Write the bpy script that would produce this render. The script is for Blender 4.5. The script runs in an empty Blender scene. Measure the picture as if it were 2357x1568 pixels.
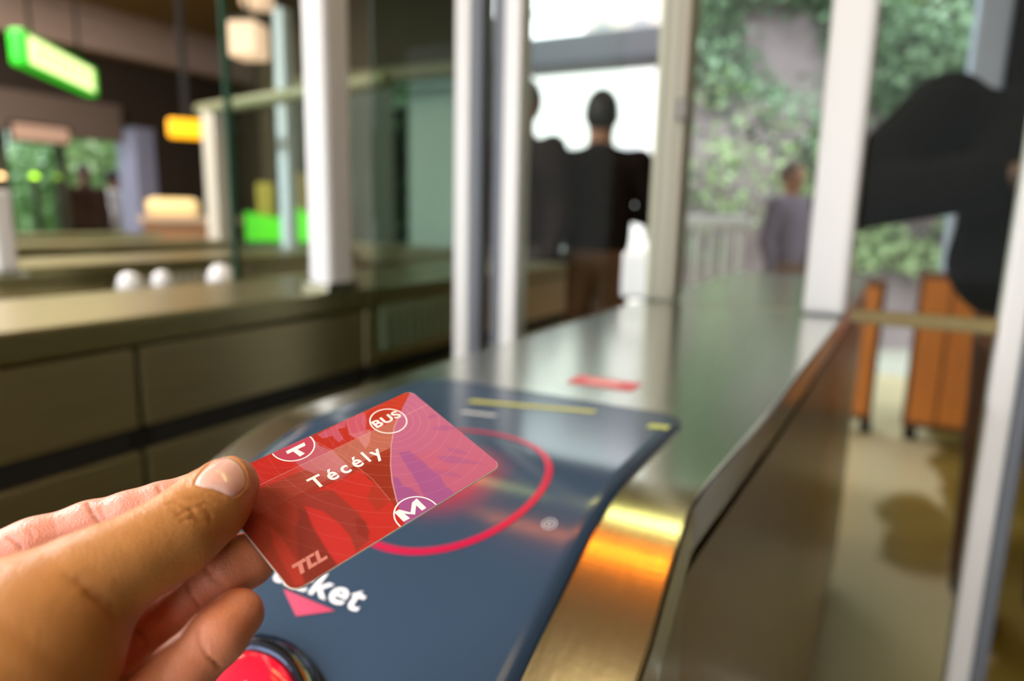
import bpy, bmesh, math, random
import numpy as np
from mathutils import Vector, Matrix
random.seed(7); rng = np.random.default_rng(7)
S = bpy.context.scene
C = S.collection
H = 1.17                                    # lens height above the floor; world: Y along the gates, X across them
# ------------------------------------------------------------------ camera
RC = np.array([[0.87726442, 0.1057907, -0.46820451], [0.47951386, -0.14892217, 0.86480556], [0.02176236, -0.9831737, -0.18137223]])
FPX, CX, CY = 1571., 1178.5, 784.
cd = bpy.data.cameras.new('camera'); cam = bpy.data.objects.new('camera', cd); C.objects.link(cam); S.camera = cam
cd.lens = 24; cd.sensor_width = 36; cd.clip_start = .01; cd.clip_end = 200
M4 = Matrix.Identity(4)
for i in range(3):
    M4[i][0] = RC[i, 0]; M4[i][1] = -RC[i, 1]; M4[i][2] = -RC[i, 2]
M4[2][3] = H
cam.matrix_world = M4
cd.dof.use_dof = True; cd.dof.focus_distance = .238; cd.dof.aperture_fstop = 5.0
cd.dof.aperture_blades = 0
# ------------------------------------------------------------------ world, exposure
w = bpy.data.worlds.new('world'); S.world = w; w.use_nodes = True
bg = w.node_tree.nodes['Background']; bg.inputs[0].default_value = (.93, .97, 1, 1); bg.inputs[1].default_value = 1.8
S.view_settings.view_transform = 'Standard'; S.view_settings.look = 'None'
S.view_settings.gamma = 1; S.view_settings.use_curve_mapping = False; S.view_settings.exposure = 1.05
S.cycles.use_denoising = True; S.cycles.use_adaptive_sampling = True; S.cycles.adaptive_threshold = .02
S.cycles.max_bounces = 7; S.cycles.diffuse_bounces = 3; S.cycles.glossy_bounces = 4; S.cycles.transmission_bounces = 4
S.cycles.transparent_max_bounces = 14; S.cycles.caustics_reflective = False; S.cycles.caustics_refractive = False
S.cycles.sample_clamp_indirect = 6
# ------------------------------------------------------------------ helpers
def lin(c):
    return tuple((x/255/12.92 if x/255 <= .04045 else ((x/255+.055)/1.055)**2.4) for x in c[:3])
def mat(name, col, rough=.5, metal=0., noise=0., nscale=8., emit=None, estr=0., bump=0., stretch=None, spec=.5, coat=0., sss=0.):
    m = bpy.data.materials.new(name); m.use_nodes = True
    nt = m.node_tree; b = nt.nodes['Principled BSDF']
    c = lin(col)
    b.inputs['Base Color'].default_value = (*c, 1); b.inputs['Roughness'].default_value = rough; b.inputs['Metallic'].default_value = metal
    b.inputs['Specular IOR Level'].default_value = spec; b.inputs['Coat Weight'].default_value = coat; b.inputs['Coat Roughness'].default_value = .08
    if sss: b.inputs['Subsurface Weight'].default_value = sss; b.inputs['Subsurface Radius'].default_value = (.006, .002, .001); b.inputs['Subsurface Scale'].default_value = .6
    if noise or bump:
        tc = nt.nodes.new('ShaderNodeTexCoord'); mp = nt.nodes.new('ShaderNodeMapping'); n = nt.nodes.new('ShaderNodeTexNoise')
        n.inputs['Scale'].default_value = nscale; n.inputs['Detail'].default_value = 5
        if stretch: mp.inputs['Scale'].default_value = stretch
        nt.links.new(tc.outputs['Object'], mp.inputs[0]); nt.links.new(mp.outputs[0], n.inputs['Vector'])
        if noise:
            r = nt.nodes.new('ShaderNodeMix'); r.data_type = 'RGBA'
            r.inputs['A'].default_value = (*[max(0, x*(1-noise)) for x in c], 1); r.inputs['B'].default_value = (*[min(1, x*(1+noise)) for x in c], 1)
            nt.links.new(n.outputs[0], r.inputs['Factor']); nt.links.new(r.outputs['Result'], b.inputs['Base Color'])
        if bump:
            bp = nt.nodes.new('ShaderNodeBump'); bp.inputs['Strength'].default_value = bump; bp.inputs['Distance'].default_value = .002
            nt.links.new(n.outputs[0], bp.inputs['Height']); nt.links.new(bp.outputs[0], b.inputs['Normal'])
    if emit:
        b.inputs['Emission Color'].default_value = (*lin(emit), 1); b.inputs['Emission Strength'].default_value = estr
    return m
def attr_mat(name, rough, attr='tone', **k):
    m = mat(name, (128, 128, 128), rough, **k); nt = m.node_tree
    a = nt.nodes.new('ShaderNodeAttribute'); a.attribute_name = attr
    nt.links.new(a.outputs['Color'], nt.nodes['Principled BSDF'].inputs['Base Color']); return m
def glass_mat(name, tint, gloss=.08):
    m = bpy.data.materials.new(name); m.use_nodes = True; nt = m.node_tree; nt.nodes.clear()
    o = nt.nodes.new('ShaderNodeOutputMaterial'); t = nt.nodes.new('ShaderNodeBsdfTransparent'); g = nt.nodes.new('ShaderNodeBsdfGlossy')
    x = nt.nodes.new('ShaderNodeMixShader'); fr = nt.nodes.new('ShaderNodeFresnel'); fr.inputs[0].default_value = 1.45
    mu = nt.nodes.new('ShaderNodeMath'); mu.operation = 'MULTIPLY'; mu.inputs[1].default_value = gloss
    t.inputs[0].default_value = (*tint, 1); g.inputs['Roughness'].default_value = .02
    nt.links.new(fr.outputs[0], mu.inputs[0]); nt.links.new(mu.outputs[0], x.inputs[0])
    nt.links.new(t.outputs[0], x.inputs[1]); nt.links.new(g.outputs[0], x.inputs[2]); nt.links.new(x.outputs[0], o.inputs[0]); return m
def pix(px, py, d):                          # a point of the photograph at depth d along the lens axis
    p = RC @ np.array([(px-CX)/FPX, (py-CY)/FPX, 1.])*d; return np.array([p[0], p[1], p[2]+H])
def link(name, me, m, parent=None):
    o = bpy.data.objects.new(name, me); C.objects.link(o)
    if m is not None:
        for q in (m if isinstance(m, (list, tuple)) else [m]): me.materials.append(q)
    if parent is not None: o.parent = parent
    return o
def tag(o, label, cat, group=None):
    o['label'] = label; o['category'] = cat
    if group: o['group'] = group
    return o
def thing(name, label, cat, loc=(0, 0, 0), rz=0, group=None):
    o = bpy.data.objects.new(name, None); C.objects.link(o); o.location = loc; o.rotation_euler.z = rz; o.empty_display_size = .05
    return tag(o, label, cat, group)
def struct(o): o['kind'] = 'structure'; return o
def me_from(v, f, smooth=False):
    me = bpy.data.meshes.new('shape'); me.from_pydata([tuple(map(float, p)) for p in v], [], [tuple(map(int, q)) for q in f]); me.update()
    if smooth: me.polygons.foreach_set('use_smooth', [True]*len(me.polygons))
    return me
def box_me(boxes, bevel=.0):                 # boxes: (x0,y0,z0,x1,y1,z1)
    bm = bmesh.new()
    for b in boxes:
        x0, y0, z0, x1, y1, z1 = b
        vs = [bm.verts.new(p) for p in ((x0, y0, z0), (x1, y0, z0), (x1, y1, z0), (x0, y1, z0), (x0, y0, z1), (x1, y0, z1), (x1, y1, z1), (x0, y1, z1))]
        for q in ((3, 2, 1, 0), (4, 5, 6, 7), (0, 1, 5, 4), (1, 2, 6, 5), (2, 3, 7, 6), (3, 0, 4, 7)): bm.faces.new([vs[i] for i in q])
    if bevel: bmesh.ops.bevel(bm, geom=list(bm.edges), offset=bevel, segments=2, affect='EDGES', profile=.5)
    me = bpy.data.meshes.new('shape'); bm.to_mesh(me); bm.free(); return me
def box(name, b, m, parent=None, bevel=.004): return link(name, box_me([b], bevel), m, parent)
def tube_me(path, r, n=10, cap=True):        # round bar along a polyline; r number or list
    P = np.array(path, float); k = len(P); rr = np.full(k, r) if np.isscalar(r) else np.array(r, float)
    T = np.gradient(P, axis=0); T /= np.linalg.norm(T, axis=1)[:, None]
    up = np.array([0, 0, 1.]) if abs(T[0][2]) < .9 else np.array([1., 0, 0])
    V = []
    for i in range(k):
        a = np.cross(T[i], up); a /= np.linalg.norm(a); b = np.cross(T[i], a)
        for j in range(n):
            t = 2*math.pi*j/n; V.append(P[i]+rr[i]*(math.cos(t)*a+math.sin(t)*b))
    F = [(i*n+j, i*n+(j+1) % n, (i+1)*n+(j+1) % n, (i+1)*n+j) for i in range(k-1) for j in range(n)]
    if cap: F += [tuple(range(n))[::-1], tuple(range((k-1)*n, k*n))]
    return me_from(V, F, True)
def lathe_me(prof, n=32):                     # (r,z) profile about Z
    V = []; F = []
    for r, z in prof:
        for j in range(n): V.append((r*math.cos(2*math.pi*j/n), r*math.sin(2*math.pi*j/n), z))
    for i in range(len(prof)-1):
        for j in range(n): F.append((i*n+j, i*n+(j+1) % n, (i+1)*n+(j+1) % n, (i+1)*n+j))
    F += [tuple(range(n))[::-1], tuple(range((len(prof)-1)*n, len(prof)*n))]
    return me_from(V, F, True)
def set_tone(me, cols):
    a = me.color_attributes.new('tone', 'FLOAT_COLOR', 'POINT'); c = np.ones((len(cols), 4), np.float32); c[:, :3] = cols
    a.data.foreach_set('color', c.ravel())
def text_me(s, size, bold=0., shear=0., spacing=1., depth=0.):
    cu = bpy.data.curves.new('t', 'FONT'); cu.body = s; cu.size = size; cu.offset = bold; cu.shear = shear; cu.space_character = spacing
    cu.extrude = depth; cu.resolution_u = 4
    o = bpy.data.objects.new('t', cu); C.objects.link(o); bpy.context.view_layer.update()
    me = bpy.data.meshes.new_from_object(o.evaluated_get(bpy.context.evaluated_depsgraph_get()))
    bpy.data.objects.remove(o); bpy.data.curves.remove(cu); me.materials.clear(); return me
# distance-field bodies -------------------------------------------------------------
def smin(a, b, k):
    h = np.clip(.5+.5*(b-a)/k, 0, 1); return b*(1-h)+a*h-k*h*(1-h)
def cone(P, a, b, ra, rb):
    a = np.asarray(a, np.float32); b = np.asarray(b, np.float32); ab = b-a; pa = P-a
    t = np.clip(pa@ab/float(ab@ab), 0, 1); return np.linalg.norm(pa-t[:, None]*ab, axis=1)-(ra+(rb-ra)*t)
def chain(P, pts, k):                         # pts: (x,y,z,r)
    d = None
    for p, q in zip(pts[:-1], pts[1:]):
        e = cone(P, p[:3], q[:3], p[3], q[3]); d = e if d is None else smin(d, e, k)
    return d
def ell(P, c, r):
    q = (P-np.asarray(c, np.float32))/np.asarray(r, np.float32); n = np.linalg.norm(q, axis=1); return (n-1)*min(r)
def mesh_sdf(fn, lo, hi, h, B=6):
    lo = np.asarray(lo, float); n = np.ceil((np.asarray(hi)-lo)/(h*B)).astype(int)
    cc = [lo[i]+(np.arange(n[i])+.5)*h*B for i in range(3)]
    G = np.stack(np.meshgrid(*cc, indexing='ij'), -1).reshape(-1, 3).astype(np.float32)
    d0 = fn(G); full = np.repeat(np.repeat(np.repeat(d0.reshape(n), B, 0), B, 1), B, 2).astype(np.float32)
    near = np.where(np.abs(d0) < h*B*1.35)[0]; ix = np.stack(np.unravel_index(near, n), 1)
    off = np.stack(np.meshgrid(*[np.arange(B)]*3, indexing='ij'), -1).reshape(-1, 3)
    for s in range(0, len(ix), 4000):
        I = (ix[s:s+4000, None]*B+off[None]).reshape(-1, 3)
        full[I[:, 0], I[:, 1], I[:, 2]] = fn((lo+(I+.5)*h).astype(np.float32))
    full[0] = full[-1] = 1; full[:, 0] = full[:, -1] = 1; full[:, :, 0] = full[:, :, -1] = 1
    D = full; sg = D < 0; N = D.shape
    cnt = np.zeros(tuple(k-1 for k in N), np.int8)
    for a in (0, 1):
        for b in (0, 1):
            for c in (0, 1): cnt += sg[a:N[0]-1+a, b:N[1]-1+b, c:N[2]-1+c]
    act = np.argwhere((cnt > 0) & (cnt < 8)); idx = -np.ones(cnt.shape, np.int64); idx[tuple(act.T)] = np.arange(len(act))
    acc = np.zeros((len(act), 3)); m = np.zeros(len(act))
    cor = [(a, b, c) for a in (0, 1) for b in (0, 1) for c in (0, 1)]
    for p in cor:
        for ax in range(3):
            if p[ax]: continue
            q = list(p); q[ax] = 1
            A = D[act[:, 0]+p[0], act[:, 1]+p[1], act[:, 2]+p[2]]; Bv = D[act[:, 0]+q[0], act[:, 1]+q[1], act[:, 2]+q[2]]
            x = (A < 0) != (Bv < 0); t = np.where(x, A/np.where(x, A-Bv, 1), 0); pos = np.repeat(np.array(p, float)[None], len(act), 0); pos[:, ax] += t
            acc[x] += pos[x]; m[x] += 1
    V = lo+(act+acc/m[:, None]+.5)*h
    F = []
    for ax in range(3):
        o1, o2 = [(1, 2), (2, 0), (0, 1)][ax]
        sl = [slice(1, -1)]*3; sl[ax] = slice(0, -1); s2 = list(sl); s2[ax] = slice(1, None)
        A = sg[tuple(sl)]; Bs = sg[tuple(s2)]; e = np.argwhere(A != Bs); e[:, [i for i in range(3) if i != ax]] += 1
        ins = sg[tuple(e.T)]
        def at(d1, d2):
            g = e.copy(); g[:, o1] -= d1; g[:, o2] -= d2; return idx[tuple(g.T)]
        q = np.stack([at(1, 1), at(0, 1), at(0, 0), at(1, 0)], 1); q[~ins] = q[~ins][:, ::-1]; F.append(q)
    F = np.concatenate(F); F = F[(F >= 0).all(1)]
    return V, F
def np_me(V, F):
    me = bpy.data.meshes.new('shape'); me.vertices.add(len(V)); me.vertices.foreach_set('co', np.asarray(V, np.float32).ravel())
    k = F.shape[1]; me.loops.add(F.size); me.loops.foreach_set('vertex_index', F.ravel().astype(np.int32))
    me.polygons.add(len(F)); me.polygons.foreach_set('loop_start', (np.arange(len(F))*k).astype(np.int32))
    me.polygons.foreach_set('use_smooth', np.ones(len(F), bool)); me.update(calc_edges=True); me.validate(); return me
def copy_tree(o, parent=None):
    c = o.copy(); C.objects.link(c)
    if parent is not None: c.parent = parent
    for ch in list(o.children): copy_tree(ch, c)
    return c
# ------------------------------------------------------------------ materials
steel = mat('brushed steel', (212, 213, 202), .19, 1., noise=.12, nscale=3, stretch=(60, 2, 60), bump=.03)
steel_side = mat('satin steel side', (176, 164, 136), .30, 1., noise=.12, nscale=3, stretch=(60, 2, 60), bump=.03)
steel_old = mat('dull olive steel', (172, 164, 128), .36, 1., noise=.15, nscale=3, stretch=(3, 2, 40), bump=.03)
alu = mat('white coated profile', (232, 232, 232), .35)
alu_grey = mat('grey rubber lip', (108, 114, 124), .5)
beige_met = mat('beige coated post', (196, 190, 172), .4)
black = mat('black', (8, 8, 7), .6)
dark_metal = mat('dark plinth', (30, 27, 22), .5, .3)
glass = glass_mat('clear green glass', (.93, .975, .945))
glass_dark = glass_mat('dark green glass', (.66, .73, .68))
gl_edge = mat('glass edge', (52, 82, 66), .2)
# ------------------------------------------------------------------ ceiling luminaires (lamps of the hall, some added for fill or reflections)
def luminaire(label, x0, y0, x1, y1, z, col, strength, group=None):
    t = thing('ceiling_light', label, 'lamp', ((x0+x1)/2, (y0+y1)/2, z), 0, group)
    a, b = (x1-x0)/2, (y1-y0)/2
    box('housing', (-a-.02, -b-.02, 0, a+.02, b+.02, .06), dark_metal, t, .005)
    box('diffuser', (-a, -b, -.03, a, b, 0), mat('lamp diffuser', (255, 255, 255), .5, emit=col, estr=strength), t, .006)
    return t
CEIL = 3.02
luminaire('amber tube lamp on the ceiling above the front of the main gate', -1.3, 1.09, .15, 1.112, CEIL-.06, (255, 128, 10), 24)
luminaire('pale yellow tube lamp on the ceiling above the gate doors', -1.6, 1.75, .2, 1.82, CEIL-.06, (250, 240, 150), 12)
luminaire('large square white panel lamp on the ceiling behind the camera', -1.6, -1.9, -.4, -1.0, CEIL-.06, (250, 246, 244), 12)
luminaire('square white lamp on the ceiling over the left lane', -3.8, .15, -3.4, .55, CEIL-.06, (250, 248, 250), 190)
luminaire('added wide dim warm fill panel on the ceiling straight above the main gate', -.75, -.5, .3, .12, CEIL-.06, (255, 214, 140), 1.3)  # added unseen panel, brightens what the metal strip reflects
luminaire('long warm white tube lamp over the left hand gates', -5.2, .6, -4.8, 3.4, CEIL-.06, (255, 226, 200), 12)
for i, (px, py, lab) in enumerate(((572, 95, 'lower boxy warm lamp standing in for a reflection in the pane of the left gate'), (592, -14, 'upper boxy warm lamp standing in for a reflection, cut by the top edge'))):  # added lamps standing in for lights reflected in the pane
    q = pix(px, py, 4.5+.9*i); t = thing('reflection_lamp', lab, 'lamp', tuple(q), .4, 'boxy reflected lamps')
    box('shade', (-.10, -.10, -.11, .10, .10, .11), mat('warm lit shade', (226, 190, 164), .5, emit=(226, 186, 156), estr=.55), t, .02); box('cap', (-.11, -.11, .11, .11, .11, .13), dark_metal, t, .004)
    box('rod', (-.008, -.008, .13, .008, .008, CEIL-float(q[2])), dark_metal, t, 0)
# ------------------------------------------------------------------ hall shell
floor_m = bpy.data.materials.new('hall floor'); floor_m.use_nodes = True
def build_floor_mat():
    nt = floor_m.node_tree; b = nt.nodes['Principled BSDF']; b.inputs['Roughness'].default_value = .28
    tc = nt.nodes.new('ShaderNodeTexCoord'); n = nt.nodes.new('ShaderNodeTexNoise'); n.inputs['Scale'].default_value = 2.2; n.inputs['Detail'].default_value = 2
    r = nt.nodes.new('ShaderNodeValToRGB'); r.color_ramp.elements[0].position = .40; r.color_ramp.elements[1].position = .56
    r.color_ramp.elements[0].color = (*lin((124, 104, 40)), 1); r.color_ramp.elements[1].color = (*lin((150, 128, 62)), 1)
    nt.links.new(tc.outputs['Object'], n.inputs['Vector']); nt.links.new(n.outputs[0], r.inputs[0]); nt.links.new(r.outputs[0], b.inputs['Base Color'])
def add_glass_haze():                          # pale glass-reflection haze painted on the floor, olive where a silhouette blocks it
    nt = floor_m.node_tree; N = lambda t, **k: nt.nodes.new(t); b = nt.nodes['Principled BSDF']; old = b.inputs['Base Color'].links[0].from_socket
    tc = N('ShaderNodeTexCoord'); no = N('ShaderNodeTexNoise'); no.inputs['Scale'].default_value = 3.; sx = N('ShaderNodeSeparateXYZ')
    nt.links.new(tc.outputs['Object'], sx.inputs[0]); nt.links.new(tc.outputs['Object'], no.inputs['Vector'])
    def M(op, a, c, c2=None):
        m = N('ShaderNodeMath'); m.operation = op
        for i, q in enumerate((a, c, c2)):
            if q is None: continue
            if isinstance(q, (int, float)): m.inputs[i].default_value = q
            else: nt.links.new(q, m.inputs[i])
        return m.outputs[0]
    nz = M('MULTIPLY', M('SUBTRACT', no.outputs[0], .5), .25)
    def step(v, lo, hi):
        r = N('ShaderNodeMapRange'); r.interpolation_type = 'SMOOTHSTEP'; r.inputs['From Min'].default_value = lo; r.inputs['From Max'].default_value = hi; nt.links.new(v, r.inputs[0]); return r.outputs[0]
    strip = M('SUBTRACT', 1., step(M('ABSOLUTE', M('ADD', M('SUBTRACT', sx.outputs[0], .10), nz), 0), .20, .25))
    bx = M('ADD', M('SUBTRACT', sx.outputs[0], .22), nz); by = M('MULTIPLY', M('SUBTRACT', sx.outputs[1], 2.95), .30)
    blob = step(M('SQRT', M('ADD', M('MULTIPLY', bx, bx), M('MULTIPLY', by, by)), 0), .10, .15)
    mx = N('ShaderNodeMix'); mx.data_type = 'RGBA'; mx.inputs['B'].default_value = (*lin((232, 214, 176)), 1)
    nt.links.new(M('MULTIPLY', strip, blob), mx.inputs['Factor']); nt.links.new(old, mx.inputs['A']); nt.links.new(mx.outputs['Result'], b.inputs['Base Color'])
build_floor_mat(); add_glass_haze()
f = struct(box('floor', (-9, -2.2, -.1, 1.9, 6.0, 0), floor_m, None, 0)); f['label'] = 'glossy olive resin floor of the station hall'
wall_dark = mat('dark wall', (52, 42, 34), .7, noise=.15, nscale=3)
ceil_m = mat('dark brown ceiling', (136, 112, 70), .8, noise=.1, nscale=2)
struct(link('ceiling', box_me([(-9, -2.2, CEIL, 1.9, 4.6, CEIL+.2), (-9, 4.6, CEIL, -4.9, 6.2, CEIL+.2)], 0), ceil_m))
struct(link('wall_back', box_me([(-9, -2.4, 0, -4.6, -2.2, CEIL), (1.3, -2.4, 0, 1.9, -2.2, CEIL), (-4.6, -2.4, 2.5, 1.3, -2.2, CEIL), (-1.75, -2.4, 0, -1.55, -2.2, 2.5)], 0), mat('back wall', (120, 106, 84), .7, noise=.1)))
struct(box('ground_front', (-12, -14, -.12, 8, -2.4, -.02), mat('pale paving front', (196, 192, 184), .8), None, 0))
struct(box('wall_right', (1.9, -2.4, 0, 2.1, 4.6, CEIL), wall_dark, None, 0))
# left wall: lintel, piers and openings
XL = -7.0
struct(box('wall_left', (XL-.25, -2.2, 1.98, XL, 6.0, CEIL), wall_dark, None, 0))
struct(link('trim_1', box_me([(XL, -2.2, 2.62, XL+.22, 6.0, CEIL)], .01), mat('mauve grey band', (188, 168, 158), .7, noise=.08)))
struct(link('trim_2', box_me([(XL, -2.2, 1.80, XL+.10, 4.4, 2.16)], .01), mat('grey door head', (112, 100, 92), .6)))
for a, b in ((-2.2, .48), (1.97, 2.18), (4.80, 6.0)): struct(box('wall_left_pier', (XL-.25, a, 0, XL, b, 1.98), wall_dark, None, 0))
# front facade beside the exit
struct(link('wall_front', box_me([(-4.9, 4.5, 2.3, -2.75, 4.7, CEIL), (-5.05, 4.5, 0, -4.9, 6.0, CEIL), (-7.25, 6.0, 0, -4.9, 6.2, CEIL), (-2.84, 4.5, 0, -2.72, 4.7, 2.3)], 0), mat('olive wall', (62, 60, 44), .7, noise=.1)))
struct(link('trim_3', box_me([(-4.9, 4.52, .75, -2.84, 4.66, .9), (-4.9, 4.52, 2.2, -2.84, 4.66, 2.3)], .005), mat('window sill', (120, 124, 100), .5)))
struct(box('window_1', (-4.9, 4.58, .9, -2.84, 4.60, 2.2), glass, None, 0))
struct(box('wall_front_right', (.47, 4.7, 0, 1.9, 4.9, CEIL+.6), mat('near black wall', (22, 18, 16), .9, spec=.1), None, 0))
struct(box('wall_front_low', (-4.9, 4.5, 0, -2.84, 4.7, .75), mat('olive wall low', (70, 66, 46), .7), None, 0))
pq = box('pillar', (-3.75, 4.95, 0, -3.25, 5.25, 2.25), mat('pale blue stand-in', (206, 222, 228), .6), None, .02); tag(pq, 'pale blue stand-in added for the reflection in the dark glass leaf', 'pillar')  # added to imitate the pale reflection in the dark glass leaf
p = box('pillar', (.30, 4.75, 0, .465, 5.05, 3.6), mat('blue grey pillar', (186, 198, 226), .5, noise=.05), None, .02); tag(p, 'tall blue grey square pillar at the right of the exit', 'pillar')
# exit beam
bt = thing('canopy_beam', 'blue grey concrete beam across the bright exit opening', 'beam', (-2.1, 5.2, 2.36))
box('beam', (-1.1, -.12, -.02, .62, .12, .18), mat('beam grey', (150, 158, 174), .7), bt, .01)
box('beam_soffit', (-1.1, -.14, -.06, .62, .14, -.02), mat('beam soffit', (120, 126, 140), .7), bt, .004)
for x in (-1.0, .55): box('column', (x-.07, -.08, -2.36, x+.07, .08, -.06), mat('column', (170, 170, 168), .7), bt, .01)
# ------------------------------------------------------------------ outdoors
pave = struct(box('ground', (-30, 6.0, -.12, 12, 40, -.02), mat('pale paving', (205, 200, 190), .8, noise=.05, nscale=2), None, 0))
g2 = struct(box('ground_left', (-30, -5, -.12, -9, 6.0, -.02), mat('pale paving left', (190, 188, 180), .8), None, 0))
bl = thing('building', 'overexposed white building across the street beyond the exit', 'building', (-8, 18, 0))
box('wall', (-7, 0, 0, 3.2, 6, 5.2), mat('white render', (240, 240, 238), .8), bl, 0)
box('roof', (-7.3, -.3, 5.2, 3.5, 6.3, 5.5), mat('roof grey', (170, 168, 165), .8), bl, .02)
for i in range(5):
    wn = box('window', (-6.2+i*1.8, -.05, 1.9, -5.3+i*1.8, .02, 3.1), mat('frame', (225, 225, 225), .5), bl, .01)
    box('pane', (-6.1+i*1.8, -.07, 2.0, -5.4+i*1.8, -.055, 3.0), mat('pane', (190, 198, 202), .15), wn, 0)
box('door', (-3.1, -.06, 0, -2.1, .02, 2.2), mat('door', (205, 210, 205), .5), bl, .01)
b2 = thing('building', 'beige house with a tiled roof edge above the exit beam', 'building', (-9.9, 26, 0))
box('wall', (-1.3, 0, 0, 2.4, 4, 9.6), mat('beige render', (196, 186, 176), .8), b2, 0)
box('roof', (-1.6, -.3, 9.6, 2.7, 4.3, 10), mat('tile', (150, 110, 90), .8), b2, .02)
for i in range(2): box('window', (-.9+i*1.5, -.05, 7.0, -.2+i*1.5, .02, 8.5), mat('shut', (150, 150, 150), .5), b2, .01)
# hillside with ivy
def hill_y(x, z): return 7.4+.35*np.sin(x*1.7+z)+.25*np.sin(z*2.3-x)+.35*z*.5
def hillside(name, x0, x1, zt, y_add, colr):
    nx, nz = int((x1-x0)/.18), int(zt/.18); V = []; F = []
    for j in range(nz+1):
        for i in range(nx+1):
            x = x0+(x1-x0)*i/nx; z = zt*j/nz-.05
            V.append((x, hill_y(x, z)+y_add+.12*rng.normal()*.6, z))
    for j in range(nz):
        for i in range(nx): a = j*(nx+1)+i; F.append((a, a+1, a+nx+2, a+nx+1))
    o = struct(link(name, me_from(V, F, True), mat('hill stone', colr, .9, noise=.35, nscale=3))); return o
hillside('hill', -2.3, 4.2, 5.6, 0, (154, 138, 142))
hillside('hill_left', -16, -4.6, 4.0, .4, (86, 92, 76))
def leaves(name, label, n, x0, x1, z0, z1, y_add, pal, size, patch, bare=.35):
    x = rng.uniform(x0, x1, n); z = rng.uniform(z0, z1, n)
    m = np.sin(x*2.1+1.3)*np.sin(z*2.6+.4)+.6*np.sin(x*4.3+z*3.1)+.35*rng.normal(size=n)
    keep = (m > -bare) & ~((np.abs(x+1.55) < .75) & (z < 2.4) & (rng.random(n) < .75) & (name == 'ivy')); x, z, m = x[keep], z[keep], m[keep]; n = len(x)
    y = hill_y(x, z)+y_add-.08-.32*rng.random(n)*np.clip(m+.6, .2, 1.4)
    c = np.stack([x, y, z], 1); a = rng.normal(size=(n, 3)); a /= np.linalg.norm(a, axis=1)[:, None]
    b = np.cross(a, rng.normal(size=(n, 3))); b /= np.linalg.norm(b, axis=1)[:, None]; s = size*rng.uniform(.6, 1.3, (n, 1))
    V = np.stack([c-a*s, c+b*s*.6, c+a*s, c-b*s*.6], 1).reshape(-1, 3); F = np.arange(4*n).reshape(n, 4)
    me = np_me(V, F); me.polygons.foreach_set('use_smooth', np.zeros(n, bool))
    pal = np.array([lin(q) for q in pal]); k = np.clip(((np.sin(x*1.1+z*1.9+patch)+1)/2*len(pal)+rng.normal(size=n)*.7).astype(int), 0, len(pal)-1)
    set_tone(me, np.repeat(pal[k], 4, 0)); o = link(name, me, attr_mat('leaf', .55)); o['kind'] = 'stuff'; o['label'] = label; o['category'] = 'ivy'; return o
leaves('ivy', 'grey green ivy hanging over the stone slope outside the exit', 30000, -2.2, 2.6, .7, 5.4, 0,
       [(106, 130, 100), (138, 168, 134), (166, 194, 164), (126, 152, 94), (66, 84, 64), (180, 202, 150)], .055, 0, .30)
leaves('hedge', 'dark green hedge outside the left hand windows', 16000, -13, -4.6, .1, 3.6, .4,
       [(54, 74, 50), (76, 102, 70), (98, 128, 90), (60, 84, 66)], .09, 1., 1.2)
leaves('bushes', 'bright green bushes seen through the left wall opening', 100, -13, -5, .1, 1, .4, [(120, 160, 90)], .09, 1., 1.2)
bpy.data.objects.remove(bpy.data.objects['bushes'])
def bush(name, label, c, r, n, pal):
    d = rng.normal(size=(n, 3)); d /= np.linalg.norm(d, axis=1)[:, None]; p = np.array(c)+d*np.array(r)*rng.uniform(.72, 1.05, (n, 1))
    p[:, 2] = np.maximum(p[:, 2], .03)
    a = rng.normal(size=(n, 3)); a /= np.linalg.norm(a, axis=1)[:, None]; b = np.cross(a, d); b /= np.linalg.norm(b, axis=1)[:, None]; s = .09
    V = np.stack([p-a*s, p+b*s*.6, p+a*s, p-b*s*.6], 1).reshape(-1, 3)-np.array([c[0], c[1], 0]); me = np_me(V, np.arange(4*n).reshape(n, 4))
    pl = np.array([lin(q) for q in pal]); set_tone(me, np.repeat(pl[rng.integers(0, len(pal), n)], 4, 0))
    t = thing(name, label, 'bush', (c[0], c[1], 0)); fo = link('foliage', me, attr_mat('bush leaf', .55), t); fo['kind'] = 'stuff'
    for k in range(3): link('stem', tube_me([(.1*k-.1, 0, -.02), (.2*k-.2, .1, c[2])], .02, 6), mat('bark', (80, 66, 50), .9), t)
bush('bush', 'pale green bush lit by daylight outside the left wall opening', (-10.2, 6.0, 1.3), (1.0, 1.25, 1.3), 3500, [(176, 212, 140), (196, 226, 170), (146, 188, 120)])
bush('bush', 'darker green bush outside the glass doors of the left wall', (-9.4, 2.5, 1.0), (.8, 1.2, 1.1), 2500, [(70, 100, 66), (90, 124, 84), (60, 84, 60)])
# railing outside
rl = thing('railing', 'white metal railing on the terrace outside the exit', 'railing', (0, 0, 0))
ra, rb = np.array([-1.45, 5.35, 0]), np.array([-.62, 5.9, 0]); wm = mat('white rail', (236, 236, 238), .4)
link('handrail', box_me([(0, -.035, 1.1, .56, .035, 1.2)], .01), wm, rl); link('bottom_rail', box_me([(0, -.02, .12, .56, .02, .18)], .005), wm, rl)
for k in range(5): link('baluster', box_me([(.03+k*.115, -.018, 0, .075+k*.115, .018, 1.1)], .004), wm, rl)
rl.location = ra; rl.rotation_euler.z = math.atan2(.55, .83)
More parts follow.
